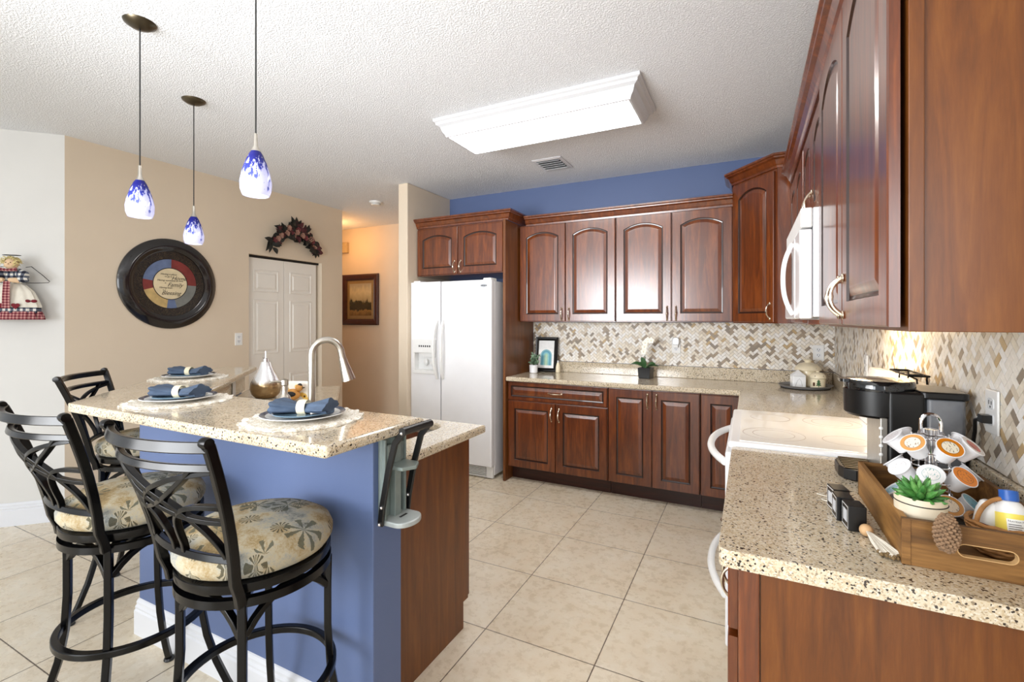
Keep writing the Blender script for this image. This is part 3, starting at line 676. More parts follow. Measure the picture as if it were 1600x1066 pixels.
ct = obj('centre', flatdisc(MB(), .128, -.0132), plain('plaque_cream', C(222, 206, 170), .4, 0, .08, 14), pl)
M_ink = plain('ink', C(40, 30, 24), .6)
for s, sz, x, z, shx in (('Having a place', .021, -.075, .072, .25), ('to go is', .018, -.045, .053, .25), ('Home', .046, .005, .033, .45), ('Having someone to love', .020, -.10, .020, .25), ('is', .018, -.045, .0, .25), ('Family', .046, -.025, -.022, .45), ('Having both', .020, -.085, -.040, .25), ('is a', .018, -.06, -.058, .25), ('Blessing', .046, -.07, -.092, .45)):
    text('lettering', s, sz, M_ink, pl, TXT(x, -.0142, z), shx)
# ---- outlets
def outlet(label, loc, rz, grp='electrical outlets', plain_=False):
    t = thing('outlet', label, 'outlet', loc, rz, grp)
    obj('plate', MB().box(-.036, .036, -.006, 0, -.058, .058), M_whitep, t, bevel=.003)
    for s in (-1, 1):
        f_ = obj('socket', MB().prism(rounded(-.017, .017, -.0145+s*.021, .0145+s*.021, .008), .0061, .0075, 0, RX), M_ceramic, t)
        obj('slots', MB().box(-.009, -.006, -.0079, -.007, s*.021-.002, s*.021+.009).box(.005, .008, -.0079, -.007, s*.021-.002, s*.021+.007).prism(circ_xy(.003, 10, 0, s*.021-.008), .007, .0079, 0, RX), M_dark, f_)
    return t
def circ_xy(r, n=16, cx=0, cy=0): return [(cx+r*math.cos(2*PI*i/n), cy+r*math.sin(2*PI*i/n)) for i in range(n)]
outlet('white outlet low on the beige wall beside the closet door', (LX, 2.828, 1.228), 90)
outlet('white outlet with a night light plugged in, right of the orchid', (-.559, 4.2525, 1.182), 0)
outlet('white outlet above the house-shaped canisters in the corner', (.471, 4.2525, 1.16), 0)
outlet('white outlet plate on the mosaic with the black coffee maker plug', (.5725, 1.67, 1.166), -90)
outlet('white outlet plate on the mosaic beyond the stove', (.5725, 3.17, 1.160), -90)
outlet('white outlet in the granite riser behind the bar plates', (-2.985, 1.932, .967), -45)['label'] = 'white outlet set in the granite riser under the raised bar'
nl = thing('night_light', 'white night light plugged in above the counter by the orchid', 'night light', (-.559, 4.243, 1.205)); obj('shade', MB().prism(rounded(-.028, .028, -.012, .055, .02), 0, .03, 0, RX), M_ceramic, nl, bevel=.006); obj('plug_body', MB().box(-.02, .02, -.022, .001, -.03, -.01), M_whitep, nl, bevel=.004)
# ---- angel doll on the white wall
dl = thing('angel_doll', 'straw-haired angel doll in checked dress with wire wings on white wall', 'doll', (-4.47+.045, 1.38-.045, 1.41), 45)
k = NT('checked_cloth'); v = k.coord(); s = k.n('ShaderNodeSeparateXYZ'); k.l(v, s.inputs[0])
ca = k.math('GREATER_THAN', k.math('FRACT', k.math('MULTIPLY', s.outputs[0], 34)), .5); cb_ = k.math('GREATER_THAN', k.math('FRACT', k.math('MULTIPLY', s.outputs[2], 34)), .5)
M_check = k.set(Base_Color=k.ramp(k.math('MULTIPLY', k.math('ADD', ca, cb_), .5), [(0, C(226, 222, 212)), (.4, C(96, 102, 116)), (.9, C(28, 32, 48))], 'CONSTANT'), Roughness=.9)
k = NT('red_plaid_cloth'); v = k.coord(); s = k.n('ShaderNodeSeparateXYZ'); k.l(v, s.inputs[0])
ca = k.math('GREATER_THAN', k.math('FRACT', k.math('MULTIPLY', s.outputs[0], 55)), .55); cb_ = k.math('GREATER_THAN', k.math('FRACT', k.math('MULTIPLY', s.outputs[2], 55)), .55)
M_plaid = k.set(Base_Color=k.ramp(k.math('MULTIPLY', k.math('ADD', ca, cb_), .5), [(0, C(96, 26, 38)), (.4, C(150, 84, 88)), (.9, C(190, 150, 140))], 'CONSTANT'), Roughness=.9)
M_muslin = plain('muslin', C(226, 220, 206), .95, 0, .06); M_skin = plain('doll_cloth_skin', C(220, 188, 152), .9); M_straw = plain('straw_hair', C(206, 190, 134), .9, 0, .2, 60); M_redc = plain('dark_red_cloth', C(112, 22, 34), .9)
FL = Matrix.Diagonal((1, .38, 1, 1))
pleat = lambda n_, a_: (lambda a, r, z: 1+a_*math.sin(n_*a)*min(1, r/.08))
sk_ = [(0, .03), (.150, .012), (.158, .03), (.150, .05), (.148, .075)]
obj('skirt', MB().lathe([(.0, .05), (.142, .045), (.140, .085), (.125, .13), (.10, .19), (.06, .235), (.03, .25)], 60, FL, wob=pleat(12, .05)), M_check, dl)
obj('hem_ruffle', MB().lathe([(.135, .05), (.150, .012), (.163, .0), (.160, .02), (.146, .055)], 72, FL, wob=pleat(18, .05)), M_plaid, dl)
obj('apron', MB().lathe([(.146, .082), (.146, .09), (.131, .135), (.108, .19), (.070, .232), (.034, .252), (.03, .25)], 60, FL @ Matrix.Translation((0, -.006, 0)), wob=pleat(11, .05)), M_muslin, dl)
obj('torso', MB().lathe([(0, .24), (.045, .245), (.055, .29), (.045, .33), (.02, .345), (0, .346)], 24, Matrix.Diagonal((1, .6, 1, 1))), M_check, dl)
for s in (-1, 1):
    obj('sleeve', MB().tube([(s*.03, -.01, .325), (s*.065, -.03, .30), (s*.075, -.045, .272), (s*.055, -.055, .262)], [.022, .034, .032, .022], 14), M_check, dl)
    obj('hand', MB().tube([(s*.06, -.055, .262), (s*.035, -.066, .262), (s*.012, -.07, .266)], [.018, .017, .010], 12), M_skin, dl)
    obj('wing', MB().tube([(s*.06, .012, .355), (s*.09, .012, .362), (s*.155, .012, .30), (s*.19, .01, .262), (s*.184, .01, .254), (s*.11, .012, .25), (s*.06, .012, .25)], .0022, 6), M_black, dl)
hd = obj('head', MB().ball((0, -.02, .372), .036, 18, 12, 0, (1, .9, 1.08)).ball((0, -.055, .37), .006, 8, 6), M_skin, dl)
obj('eyes', MB().ball((-.012, -.051, .38), .003, 8, 6).ball((.012, -.051, .38), .003, 8, 6), M_dark, hd)
rr = random.Random(5); hm = MB()
for q in range(60):
    a = rr.uniform(-.25*PI, 1.25*PI); x, z = .038*math.cos(a), .38+.036*math.sin(a); y = rr.uniform(-.05, .005)
    hm.tube([(x*.6, y, z), (x*1.1, y-.006, z+.008), (x*1.35+rr.uniform(-.008, .008), y, z-.012+rr.uniform(0, .02))], [.005, .004, .001], 5)
obj('hair', hm, M_straw, dl)
obj('halo', MB().tube([(.048*math.cos(2*PI*q/24), -.015+.02*math.sin(2*PI*q/24), .432) for q in range(24)], .002, 6, True), M_black, dl)
obj('ribbon', MB().loops([[(-.018, -.064, .255), (.018, -.064, .255)], [(-.02, -.072, .16), (.02, -.072, .16)], [(-.022, -.072, .075), (.022, -.072, .075)]], False, False, False).tube([(-.045, -.05, .335), (0, -.06, .328), (.045, -.05, .335)], [.012, .008, .012], 8), M_plaid, dl)
for x, z in ((-.04, .092), (.045, .092)):
    P = []
    for q in range(24):
        t = 2*PI*q/24; P.append((x+.0014*16*math.sin(t)**3, z+.0014*(13*math.cos(t)-5*math.cos(2*t)-2*math.cos(3*t)-math.cos(4*t))))
    obj('heart_patch', MB().prism(P, .060, .066, 0, RX), M_redc, dl)
for sg in (-1, 1): obj('bow', MB().ball((.11+sg*.018, -.035, .125), .018, 10, 6, 0, (1, .5, .6)), M_redc, dl)
# ---- silk flower swag over closet door
sg_ = thing('flower_swag', 'arched dark silk leaf and flower swag above the closet door', 'wall decoration', (LX, 3.40, 2.16), 90)
M_leafd = plain('swag_dark_leaf', C(28, 30, 26), .6, 0, .3); M_leafb = plain('swag_burgundy_leaf', C(78, 34, 38), .7, 0, .3); M_petal = plain('swag_petal', C(160, 122, 106), .8, 0, .15); M_petal2 = plain('swag_petal_red', C(110, 50, 54), .8, 0, .2)
def leaf_quad(mb, base, d, L, w, nrm=(0, -1, 0), mi=0, curl=.2):
    base = Vector(base); d = Vector(d).normalized(); nn = Vector(nrm); sd_ = d.cross(nn).normalized()
    vs = []; n_ = 6
    for i in range(n_+1):
        t = i/n_; c = base+d*(L*t)+nn*(curl*L*math.sin(t*PI)*.6); ww = w*math.sin(PI*(.06+.94*t)**.8)*.5 if t < 1 else 0
        vs += [tuple(c-sd_*ww+nn*ww*.3), tuple(c+nn*0), tuple(c+sd_*ww+nn*ww*.3)]
    fs = []
    for i in range(n_):
        b = i*3; fs += [(b, b+1, b+4, b+3), (b+1, b+2, b+5, b+4)]
    return mb.add(vs, fs, True, mi)
arcp = lambda t: (t*.27, -.03, .17*(1-t*t)**.8+.02)
obj('vine', MB().tube([arcp(-1+q/8) for q in range(17)], .008, 8), M_leafd, sg_)
rr = random.Random(11); L1, L2 = MB(), MB()
for q in range(170):
    t = rr.uniform(-1, 1); p = arcp(t); a = rr.uniform(0, 2*PI); (leaf_quad)(L1 if q % 3 else L2, (p[0]+rr.uniform(-.03, .03), -.03-rr.uniform(0, .03), p[2]+rr.uniform(-.055, .03)), (math.cos(a), -.25, math.sin(a)), rr.uniform(.06, .115), .05)
for dx, dz in ((-.035, .13), (.02, .12), (.07, .10)): leaf_quad(L1, (0.0, -.03, .19), (dx, -.02, dz), .15, .065)
for dx, dz in ((-.02, -.12), (-.05, -.1)): leaf_quad(L1, (-.27, -.03, .05), (dx, -.02, dz), .14, .05)
for dx, dz in ((.02, -.12), (.06, -.1)): leaf_quad(L1, (.25, -.03, .05), (dx, -.02, dz), .13, .065)
obj('leaves', L1, M_leafd, sg_); obj('burgundy_leaves', L2, M_leafb, sg_)
for q in range(17):
    t = -1+2*q/16; p = arcp(t*.92); fl = MB(); c = (p[0]+rr.uniform(-.015, .015), -.06-rr.uniform(0, .02), p[2]+rr.uniform(-.07, .03)*(1-abs(t)*.5))
    for b in range(6): a = b*PI/3+rr.random(); leaf_quad(fl, c, (math.cos(a), -.45, math.sin(a)), .036, .032, mi=0)
    fl.ball((c[0], c[1]-.012, c[2]), .009, 8, 6)
    obj('flower', fl, M_petal if q % 3 else M_petal2, sg_)
# ---- hall picture and chime
hp = thing('framed_painting', 'dark wood framed landscape painting hanging in the hallway', 'painting', (-4.895, 4.998, 1.34))
obj('frame', MB().sweep([(0, .005), (0, .0), (.012, -.012), (.05, -.022), (.078, -.03), (.085, -.02), (.085, .005)], [(-.255, -.0), (.255, 0), (.255, .0), (-.255, 0)]) if False else MB().loops([[(x*(.335-i), y, .357+z*(.357-i)) for x, z in ((-1, -1), (1, -1), (1, 1), (-1, 1))] for i, y in ((0, 0), (0, -.022), (.02, -.032), (.06, -.028), (.085, -.016), (.085, -.004))], True, False), plain('dark_walnut_frame', C(64, 26, 16), .35, 0, .25, 20, .3), hp)
obj('mat_board', MB().loops([[(x*(.252-i), y, .357+z*(.274-i)) for x, z in ((-1, -1), (1, -1), (1, 1), (-1, 1))] for i, y in ((0, -.008), (.048, -.009))], False, False), plain('gold_mat', C(140, 116, 76), .5), hp)
k = NT('landscape_canvas'); v = k.coord(); s = k.n('ShaderNodeSeparateXYZ'); k.l(v, s.inputs[0])
nn = k.noise(k.coord((1, 1, .6)), 14, 5, .65); h_ = k.math('ADD', k.math('MULTIPLY', k.math('SUBTRACT', s.outputs[2], .13), 2.2), k.math('MULTIPLY', k.math('SUBTRACT', nn, .5), .45))
M_land = k.set(Base_Color=k.ramp(h_, [(.0, C(96, 70, 36)), (.14, C(150, 118, 66)), (.2, C(44, 38, 22)), (.44, C(62, 56, 34)), (.5, C(176, 164, 128)), (.75, C(206, 194, 156)), (.95, C(168, 160, 140))]), Roughness=.25, Coat_Weight=.8, Coat_Roughness=.03)
obj('canvas', MB().box(-.206, .206, -.0085, -.006, .129, .585), M_land, hp)
ch = obj('door_chime', MB().box(-5.35, -5.12, 4.95, 4.999, 2.37, 2.52), plain('tan_plastic', C(190, 168, 128), .5), bevel=.006); tag(ch, 'small tan chime box high on the hallway wall', 'chime')
hl = bpy.data.lights.new('hall_lamp', 'POINT'); hl.energy = 9; hl.color = (1, .52, .20); hl.shadow_soft_size = .12; ho = bpy.data.objects.new('hall_lamp', hl); COL.objects.link(ho); ho.location = (-4.9, 4.5, 2.45)

# ---- can crusher on the post end
cr = thing('can_crusher', 'wall-mounted grey can crusher with black lever arms on the blue post', 'can crusher', (-1.074, 1.225, .73))
M_crush = plain('crusher_grey_green', C(132, 144, 140), .45, .3); Lx = -1.074
obj('back_plate', MB().box(Lx, Lx+.012, 1.172, 1.278, .755, 1.02).box(Lx+.012, Lx+.03, 1.172, 1.180, .755, 1.02).box(Lx+.012, Lx+.03, 1.270, 1.278, .755, 1.02).box(Lx+.012, Lx+.035, 1.215, 1.245, .76, 1.02), M_crush, cr, world=True, bevel=.002)
obj('base_tray', MB().prism([(Lx, 1.17)]+[(Lx+.07+.042*math.cos(PI*q/16), 1.2275-.0575*math.cos(PI*q/16+PI/2)*-1) if False else (Lx+.07+.042*math.sin(PI*q/16), 1.2275-.0575*math.cos(PI*q/16)) for q in range(17)]+[(Lx, 1.285)], .745, .762), plain('crusher_tray', C(176, 184, 184), .4, .2), cr, world=True, bevel=.004)
obj('tray_slot', MB().box(Lx+.05, Lx+.058, 1.215, 1.25, .7615, .7628), M_dark, cr, world=True)
obj('ram', MB().prism([(Lx+.014, 1.182), (Lx+.09, 1.182), (Lx+.115, 1.225), (Lx+.09, 1.268), (Lx+.014, 1.268)], .925, .937).box(Lx+.014, Lx+.03, 1.185, 1.265, .937, 1.0), M_crush, cr, world=True, bevel=.003)
for yy in (1.160, 1.290):
    o = obj('lever_arm', MB().tube([(Lx+.022, yy, .748), (Lx+.03, yy, .81), (Lx+.055, yy, .93), (Lx+.082, yy, 1.02), (Lx+.115, yy, 1.058)], 1, sec=RECT(.011, .005), up=(0, 1, 0)), M_blackp, cr, world=True, bevel=.003)
    obj('screw', MB().ball((Lx+.022, yy-.006, .755), .006, 10, 6).ball((Lx+.031, yy-.006, .81), .006, 10, 6).ball((Lx+.112, yy-.006, 1.054), .006, 10, 6), M_chrome, o).matrix_parent_inverse = Matrix.Identity(4)
    for c in o.children: c.data.transform(Matrix.Translation(-Vector(cr.location)))
obj('grip', MB().tube([(Lx+.115, 1.152, 1.06), (Lx+.115, 1.298, 1.06)], .013, 16), M_blackp, cr, world=True)

# ================================================================ TABLE SETTINGS
BZ = 1.0645
k = NT('crochet_cotton'); v = k.coord(); nn = k.noise(v, 130, 3, .7); k.bump(nn, .9, .006)
M_crochet = k.set(Base_Color=k.ramp(nn, [(.36, C(196, 182, 158)), (.48, C(236, 228, 212)), (.6, C(248, 244, 236))]), Roughness=.95)
M_linen = plain('blue_linen', C(70, 86, 108), .85, 0, .16, 12); M_bead = plain('cream_ring', C(222, 212, 182), .6, 0, .12, 90)
M_rimblue = plain('plate_rim_blue', C(56, 74, 100), .2, 0, .25, 60, .4); M_salad = plain('blue_stoneware', C(112, 140, 160), .15, 0, .12, 30, .5)
dy = MB(); n_ = 144; rings = []
for r in [0.001, .04, .08, .11, .135, .155, .170, .180, .187, .190]:
    L_ = []
    for i in range(n_):
        a = 2*PI*i/n_; q = 1+.05*abs(math.sin(9*a))*(r/.19)**3+.008*math.sin(41*a); L_.append((r*q*math.cos(a), r*q*math.sin(a), .002+(.0028*math.sin(r*230)+.004*math.sin(18*a+r*60)*(r/.19)**4 if r > .12 else 0)+.0025))
    rings.append(L_)
dy.loops(rings, False, False, smooth=True); dy.loops([rings[-1], [(x, y, 0.0002) for x, y, z in rings[-1]]], False, False); dy.loops([[(x, y, 0.0002) for x, y, z in rings[-1]], [(x*.01, y*.01, .0002) for x, y, z in rings[-1]]], False, True)
def dplate(R, h, rim):
    mb = MB(); mb.lathe([(0, .001), (R*.55, .0), (R*.62, .001), (R*.85, h*.6), (R, h-.003), (R+.001, h-.001), (R, h)], 56, mi=0)
    mb.lathe([(R, h), (R-.018 if rim else R-.006, h-.0035)], 56, mi=1); mb.lathe([(R-.018 if rim else R-.006, h-.0035), (R*.80, h*.55), (R*.62, .0055), (0, .0048)], 56, mi=0)
    return mb
def napkin_mb():
    mb = MB(); secs = []
    for i in range(33):
        t = -1+i/16; at = abs(t); wy = .012+.042*min(1, at*1.25)**.9; hz = .015+.009*at; P = []
        for j in range(36):
            a = 2*PI*j/36; fo = 1+.16*math.sin(4*a+2*t)*at+.10*math.sin(7*a-3*t)*at
            P.append((t*.098+.004*math.sin(3*a), wy*fo*math.cos(a), max(.0, hz+hz*fo*math.sin(a))))
        secs.append(P)
    mb.loops(secs, True, True, smooth=True); return mb
SET = [(-1.375, 1.135, 22, 'at the near end of the bar, before the faucet'), (-2.145, 1.150, 20, 'at the middle of the bar'), (-2.945, 1.635, 20, 'on the far angled end of the bar')]
P0 = None
for i, (x, y, rz, wh) in enumerate(SET):
    if i == 0:
        a_ = tag(obj('doily', dy, M_crochet), None, 'doily', 'crochet doilies on the bar'); a_.location = (x, y, BZ)
        b_ = tag(obj('dinner_plate', dplate(.137, .017, True), [M_ivory, M_rimblue]), None, 'plate', 'dinner plates on the bar')
        c_ = tag(obj('salad_plate', dplate(.100, .014, False), [M_salad, M_ivory]), None, 'plate', 'salad plates on the bar')
        d_ = tag(obj('napkin', napkin_mb(), M_linen), None, 'napkin', 'rolled napkins on the bar')
        e_ = tag(obj('napkin_ring', MB().lathe([(.0225, -.014), (.0255, -.015), (.027, 0), (.0255, .015), (.0225, .014), (.0215, 0), (.0225, -.014)], 32, Matrix.Rotation(PI/2, 4, 'Y')), M_bead), None, 'napkin ring', 'napkin rings on the bar')
        P0 = (a_, b_, c_, d_, e_)
        S_ = P0
    else: S_ = tuple(dup(o) for o in P0)
    for o, z, lb in zip(S_, (0, .0075, .0145, .0215, .041), ('cream crochet doily', 'cream dinner plate with blue rim', 'blue stoneware salad plate', 'rolled blue linen napkin', 'cream napkin ring')):
        o.location = (x, y, BZ+z); o.rotation_euler = (0, 0, math.radians(rz)); o['label'] = lb+' '+wh
# ---- pear-shaped bottle, ornament on the lower counter
k = NT('ombre_mercury_metal'); v = k.coord(); s = k.n('ShaderNodeSeparateXYZ'); k.l(v, s.inputs[0]); nn = k.noise(k.coord((1, 1, .2)), 70, 3)
k.bump(nn, .4, .003); M_pear = k.set(Base_Color=k.ramp(k.math('ADD', s.outputs[2], k.math('MULTIPLY', nn, .02)), [(.0, C(150, 120, 82)), (.10, C(176, 150, 112)), (.125, C(236, 236, 238))]), Roughness=.22, Metallic=.75)
pb = thing('pear_bottle', 'gold and silver pear-shaped dispenser on the lower island counter', 'bottle', (-2.80, 2.02, .9055))
obj('body', MB().lathe([(0, 0), (.06, .002), (.082, .025), (.092, .06), (.088, .095), (.07, .135), (.048, .175), (.034, .21), (.028, .232), (0, .233)], 36), M_pear, pb)
obj('spout', MB().lathe([(0, .231), (.016, .231), (.014, .25), (.006, .255), (.005, .30), (0, .30)], 18).tube([(-.014, 0, .24), (-.018, -.006, .262)], [.004, .003], 8), M_chrome, pb)
og = thing('bird_ornament', 'small orange bird ornament with sunflower card behind the soap dispenser', 'ornament', (-2.44, 1.99, .9055), 25)
k = NT('sunflower_card'); v = k.coord((42, 42, 42)); vo = k.n('ShaderNodeTexVoronoi'); vo.inputs['Scale'].default_value = .55; k.l(v, vo.inputs['Vector'])
M_card = k.set(Base_Color=k.ramp(vo.outputs['Distance'], [(.0, C(70, 42, 20)), (.16, C(70, 42, 20)), (.2, C(236, 186, 70)), (.36, C(240, 206, 110)), (.42, C(240, 236, 226))]), Roughness=.6)
obj('card', MB().box(-.075, .075, 0, .012, 0, .13), M_card, og, bevel=.003)
bd = obj('bird', MB().ball((-.03, -.035, .055), .034, 16, 10, 0, (1.35, .8, 1)).ball((.01, -.035, .095), .022, 14, 8).tube([(-.06, -.035, .04), (-.10, -.035, .012), (-.115, -.035, .0)], [.016, .012, .006], 10).tube([(-.03, -.03, .03), (-.03, -.03, .0)], .006, 8), plain('bird_orange', C(196, 140, 70), .6, 0, .2), og)
obj('wing', MB().ball((-.03, -.062, .06), .02, 12, 8, 0, (1.6, .3, .8)).ball((.014, -.035, .108), .014, 12, 8), M_dark, bd)
obj('beak', MB().lathe([(.006, 0), (0, .02)], 10, Matrix.Translation((.029, -.035, .096)) @ Matrix.Rotation(PI/2, 4, 'Y')), M_bronze, bd)

# ================================================================ BACK COUNTER OBJECTS
CZ = .9145
pf = thing('picture_frame', 'black framed blue rainbow print leaning on the back counter', 'picture', (-1.735, 4.165, CZ+.003), 3)
TL = Matrix.Rotation(-.14, 4, 'X')
FW, FH = .112, .33
obj('frame', MB().loops([[(x*(FW-i), y, FH/2+z*(FH/2-i)) for x, z in ((-1, -1), (1, -1), (1, 1), (-1, 1))] for i, y in ((0, .018), (0, 0), (.006, -.006), (.016, -.004), (.022, -.008), (.034, 0), (.034, .006))], True, False, M=TL), M_blackp, pf)
obj('mat_board', MB().box(-.08, .08, .003, .005, .034, FH-.034, M=TL), plain('print_paper', C(240, 240, 238), .5), pf)
TQ = {}
for r0, r1, c in ((.056, .044, (128, 178, 190)), (.044, .033, (84, 150, 172)), (.033, .022, (120, 182, 196)), (.022, .012, (150, 200, 190)), (.012, .001, (176, 210, 180))):
    A = lambda r: [(-r, .06)]+[(-r*math.cos(PI*q/14), .155+r*math.sin(PI*q/14)) for q in range(15)]+[(r, .06)]
    a, b = A(r0), A(r1); obj('arch_band', MB().loops([[(x, .0025, z) for x, z in a], [(x, .0025, z) for x, z in b]], False, False, False, M=TL), plain('arch_blue', C(*c), .6), pf)
M_sage = plain('sage_leaf', C(128, 156, 128), .7, 0, .25); M_green = plain('deep_green_leaf', C(52, 92, 50), .45, 0, .25)
pp = thing('potted_plant', 'small sage-leafed plant in a white pot by the framed print', 'potted plant', (-1.80, 4.035, CZ))
obj('pot', MB().lathe([(0, 0), (.032, 0), (.038, .006), (.040, .075), (.036, .076), (.034, .06), (0, .06)], 28), M_ceramic, pp)
rr = random.Random(4); lf = MB(); stm = MB()
for q in range(22):
    a = rr.uniform(0, 2*PI); sp_ = rr.uniform(.01, .075); z = rr.uniform(.11, .185)-sp_*.4; tipp = (sp_*math.cos(a), sp_*math.sin(a), z); stm.tube([(0, 0, .06), (tipp[0]*.5, tipp[1]*.5, .09+z*.2), tipp], .0015, 5)
    for b in range(7):
        t = .45+.55*b/6; c = (tipp[0]*t, tipp[1]*t, .07+(z-.07)*t); d = (rr.uniform(-1, 1), rr.uniform(-1, 1), rr.uniform(-.2, .9)); leaf_quad(lf, c, d, .026, .017, (0, -.5, .85))
obj('stems', stm, M_green, pp); obj('leaves', lf, M_sage, pp)
sb = thing('small_bottle', 'small cream bottle right of the framed print', 'bottle', (-1.607, 4.165, CZ)); obj('body', MB().lathe([(0, 0), (.020, 0), (.023, .006), (.021, .05), (.012, .085), (.008, .095), (0, .095)], 20), M_cream, sb); obj('stopper', MB().lathe([(0, .094), (.007, .094), (.008, .112), (0, .114)], 14), M_ceramic, sb)
oc = thing('orchid', 'white orchid in a square black pot on the back counter', 'orchid', (-.785, 4.10, CZ), -8)
obj('pot', MB().loops([[(x*(a), y*(a), z) for x, y in ((-1, -1), (1, -1), (1, 1), (-1, 1))] for a, z in ((.048, 0), (.054, .09), (.047, .09), (.046, .075))], True, True), M_blackp, oc, bevel=.003)
ol = MB()
for d, L_, w_ in (((-1, -.25, .25), .13, .045), ((-.35, -.1, .9), .10, .042), ((.9, -.3, .4), .11, .042), ((.7, .2, .1), .11, .045), ((-.6, .3, .3), .1, .04)): leaf_quad(ol, (0, 0, .085), d, L_, w_, (0, -.55, .83), curl=.35)
obj('leaves', ol, M_green, oc)
stp = [(0, 0, .08), (-.005, 0, .16), (-.01, -.005, .26), (0, -.01, .31), (.035, -.02, .335), (.075, -.03, .32)]
obj('stem', MB().tube(stp, .002, 6), M_green, oc)
M_orch = plain('orchid_petal', C(248, 244, 232), .6, 0, .02)
for q, (x, y, z) in enumerate(((-.012, -.012, .225), (-.004, -.016, .265), (.004, -.02, .30), (.03, -.025, .325), (.06, -.032, .322))):
    fl = MB()
    for b in range(5): a = PI/2+b*2*PI/5; leaf_quad(fl, (x, y-.004, z), (math.cos(a), -.2, math.sin(a)), .03, .026)
    fo = obj('blossom', fl, M_orch, oc); obj('blossom_lip', MB().ball((x, y-.012, z-.002), .005, 8, 6), M_bead, fo)
# ---- canister tray in the corner
tr_ = thing('serving_tray', 'dark oval fluted-rim tray in the counter corner', 'tray', (.365, 4.035, CZ), 45)
El = Matrix.Diagonal((1.0, .86, 1, 1))
obj('base', MB().lathe([(0, 0), (.165, 0), (.172, .004), (.16, .008), (0, .008)], 48, El), M_blackp, tr_)
obj('rim', MB().lathe([(.165, .004), (.186, .022), (.19, .024), (.182, .024), (.16, .008)], 96, El, wob=lambda a, r, z: 1+.008*math.sin(48*a)), M_grey, tr_)
TZ = CZ+.0085
def sun(mb, c, r): 
    for b in range(10): a = b*PI/5; leaf_quad(mb, c, (math.cos(a), -.15, math.sin(a)), r, r*.5)
    return mb
M_sun = plain('sunflower_yellow', C(232, 186, 60), .6); M_brown = plain('sunflower_brown', C(84, 48, 24), .7)
big = thing('canister', 'large round cream canister with sunflower and domed lid', 'canister', (.385, 4.075, TZ), 0, 'cottage canisters on the corner tray')
obj('body', MB().lathe([(0, 0), (.056, 0), (.062, .006), (.066, .10), (.064, .115), (0, .115)], 32), M_cream, big)
ld_ = obj('lid', MB().lathe([(0, .116), (.084, .116), (.088, .122), (.08, .14), (.055, .165), (.02, .175), (.02, .18), (.026, .19), (.022, .197), (0, .199)], 32), M_cream, big)
obj('dots', MB().ball((-.04, -.065, .135), .005, 8, 6).ball((.045, -.063, .135), .005, 8, 6), M_brown, ld_)
sf = obj('sunflower', sun(MB(), (-.05, -.046, .075), .032), M_sun, big); obj('sunflower_eye', MB().ball((-.05, -.051, .075), .013, 10, 6, 0, (1, .5, 1)), M_brown, sf)
obj('windows', MB().box(.015, .04, -.062, -.056, .07, .10), M_brown, big)
hs = thing('canister', 'small square white house-shaped canister with peaked roof lid', 'canister', (.315, 3.975, TZ), 10, 'cottage canisters on the corner tray')
obj('body', MB().box(-.042, .042, -.034, .034, 0, .082), M_ceramic, hs, bevel=.003)
obj('roof_lid', MB().add([(-.046, -.038, .083), (.046, -.038, .083), (.046, .038, .083), (-.046, .038, .083), (0, -.004, .128), (0, .004, .128)], [(0, 1, 4), (1, 2, 5, 4), (2, 3, 5), (3, 0, 4, 5), (3, 2, 1, 0)]), M_ceramic, hs, bevel=.003)
obj('line_drawing', MB().tube([(-.025, -.0348, .01), (-.012, -.0348, .05), (0, -.0348, .065), (.012, -.0348, .05), (.02, -.0348, .01)], .0009, 5), M_grey, hs)
sm2 = thing('canister', 'small round cream canister painted with a green pine tree', 'canister', (.435, 3.965, TZ), 0, 'cottage canisters on the corner tray')
obj('body', MB().lathe([(0, 0), (.042, 0), (.046, .006), (.047, .07), (0, .072)], 28), M_cream, sm2)
ld_ = obj('lid', MB().lathe([(0, .072), (.05, .072), (.052, .078), (.046, .098), (.028, .112), (.01, .116), (.012, .124), (0, .128)], 28), M_cream, sm2)
obj('dots', MB().ball((-.02, -.042, .09), .004, 8, 6).ball((.028, -.036, .09), .004, 8, 6), M_brown, ld_)
tre = MB()
for q in range(3): tre.prism([(-.017+q*.003, .024+q*.013), (.017-q*.003, .024+q*.013), (0, .044+q*.012)], .044, .0478+.001*q, 0, RX)
tre.box(-.002, .002, -.048, -.044, .014, .026); obj('tree', tre, M_green, sm2); obj('door', MB().prism(rounded(-.033, -.021, .02, .045, .004), .034, .042, 0, RX), M_brown, sm2)
# ================================================================ COFFEE CORNER
NZ = .9145
km = thing('coffee_maker', 'black and silver single-serve coffee maker on the near counter', 'coffee maker', (.40, 1.835, NZ), -90)
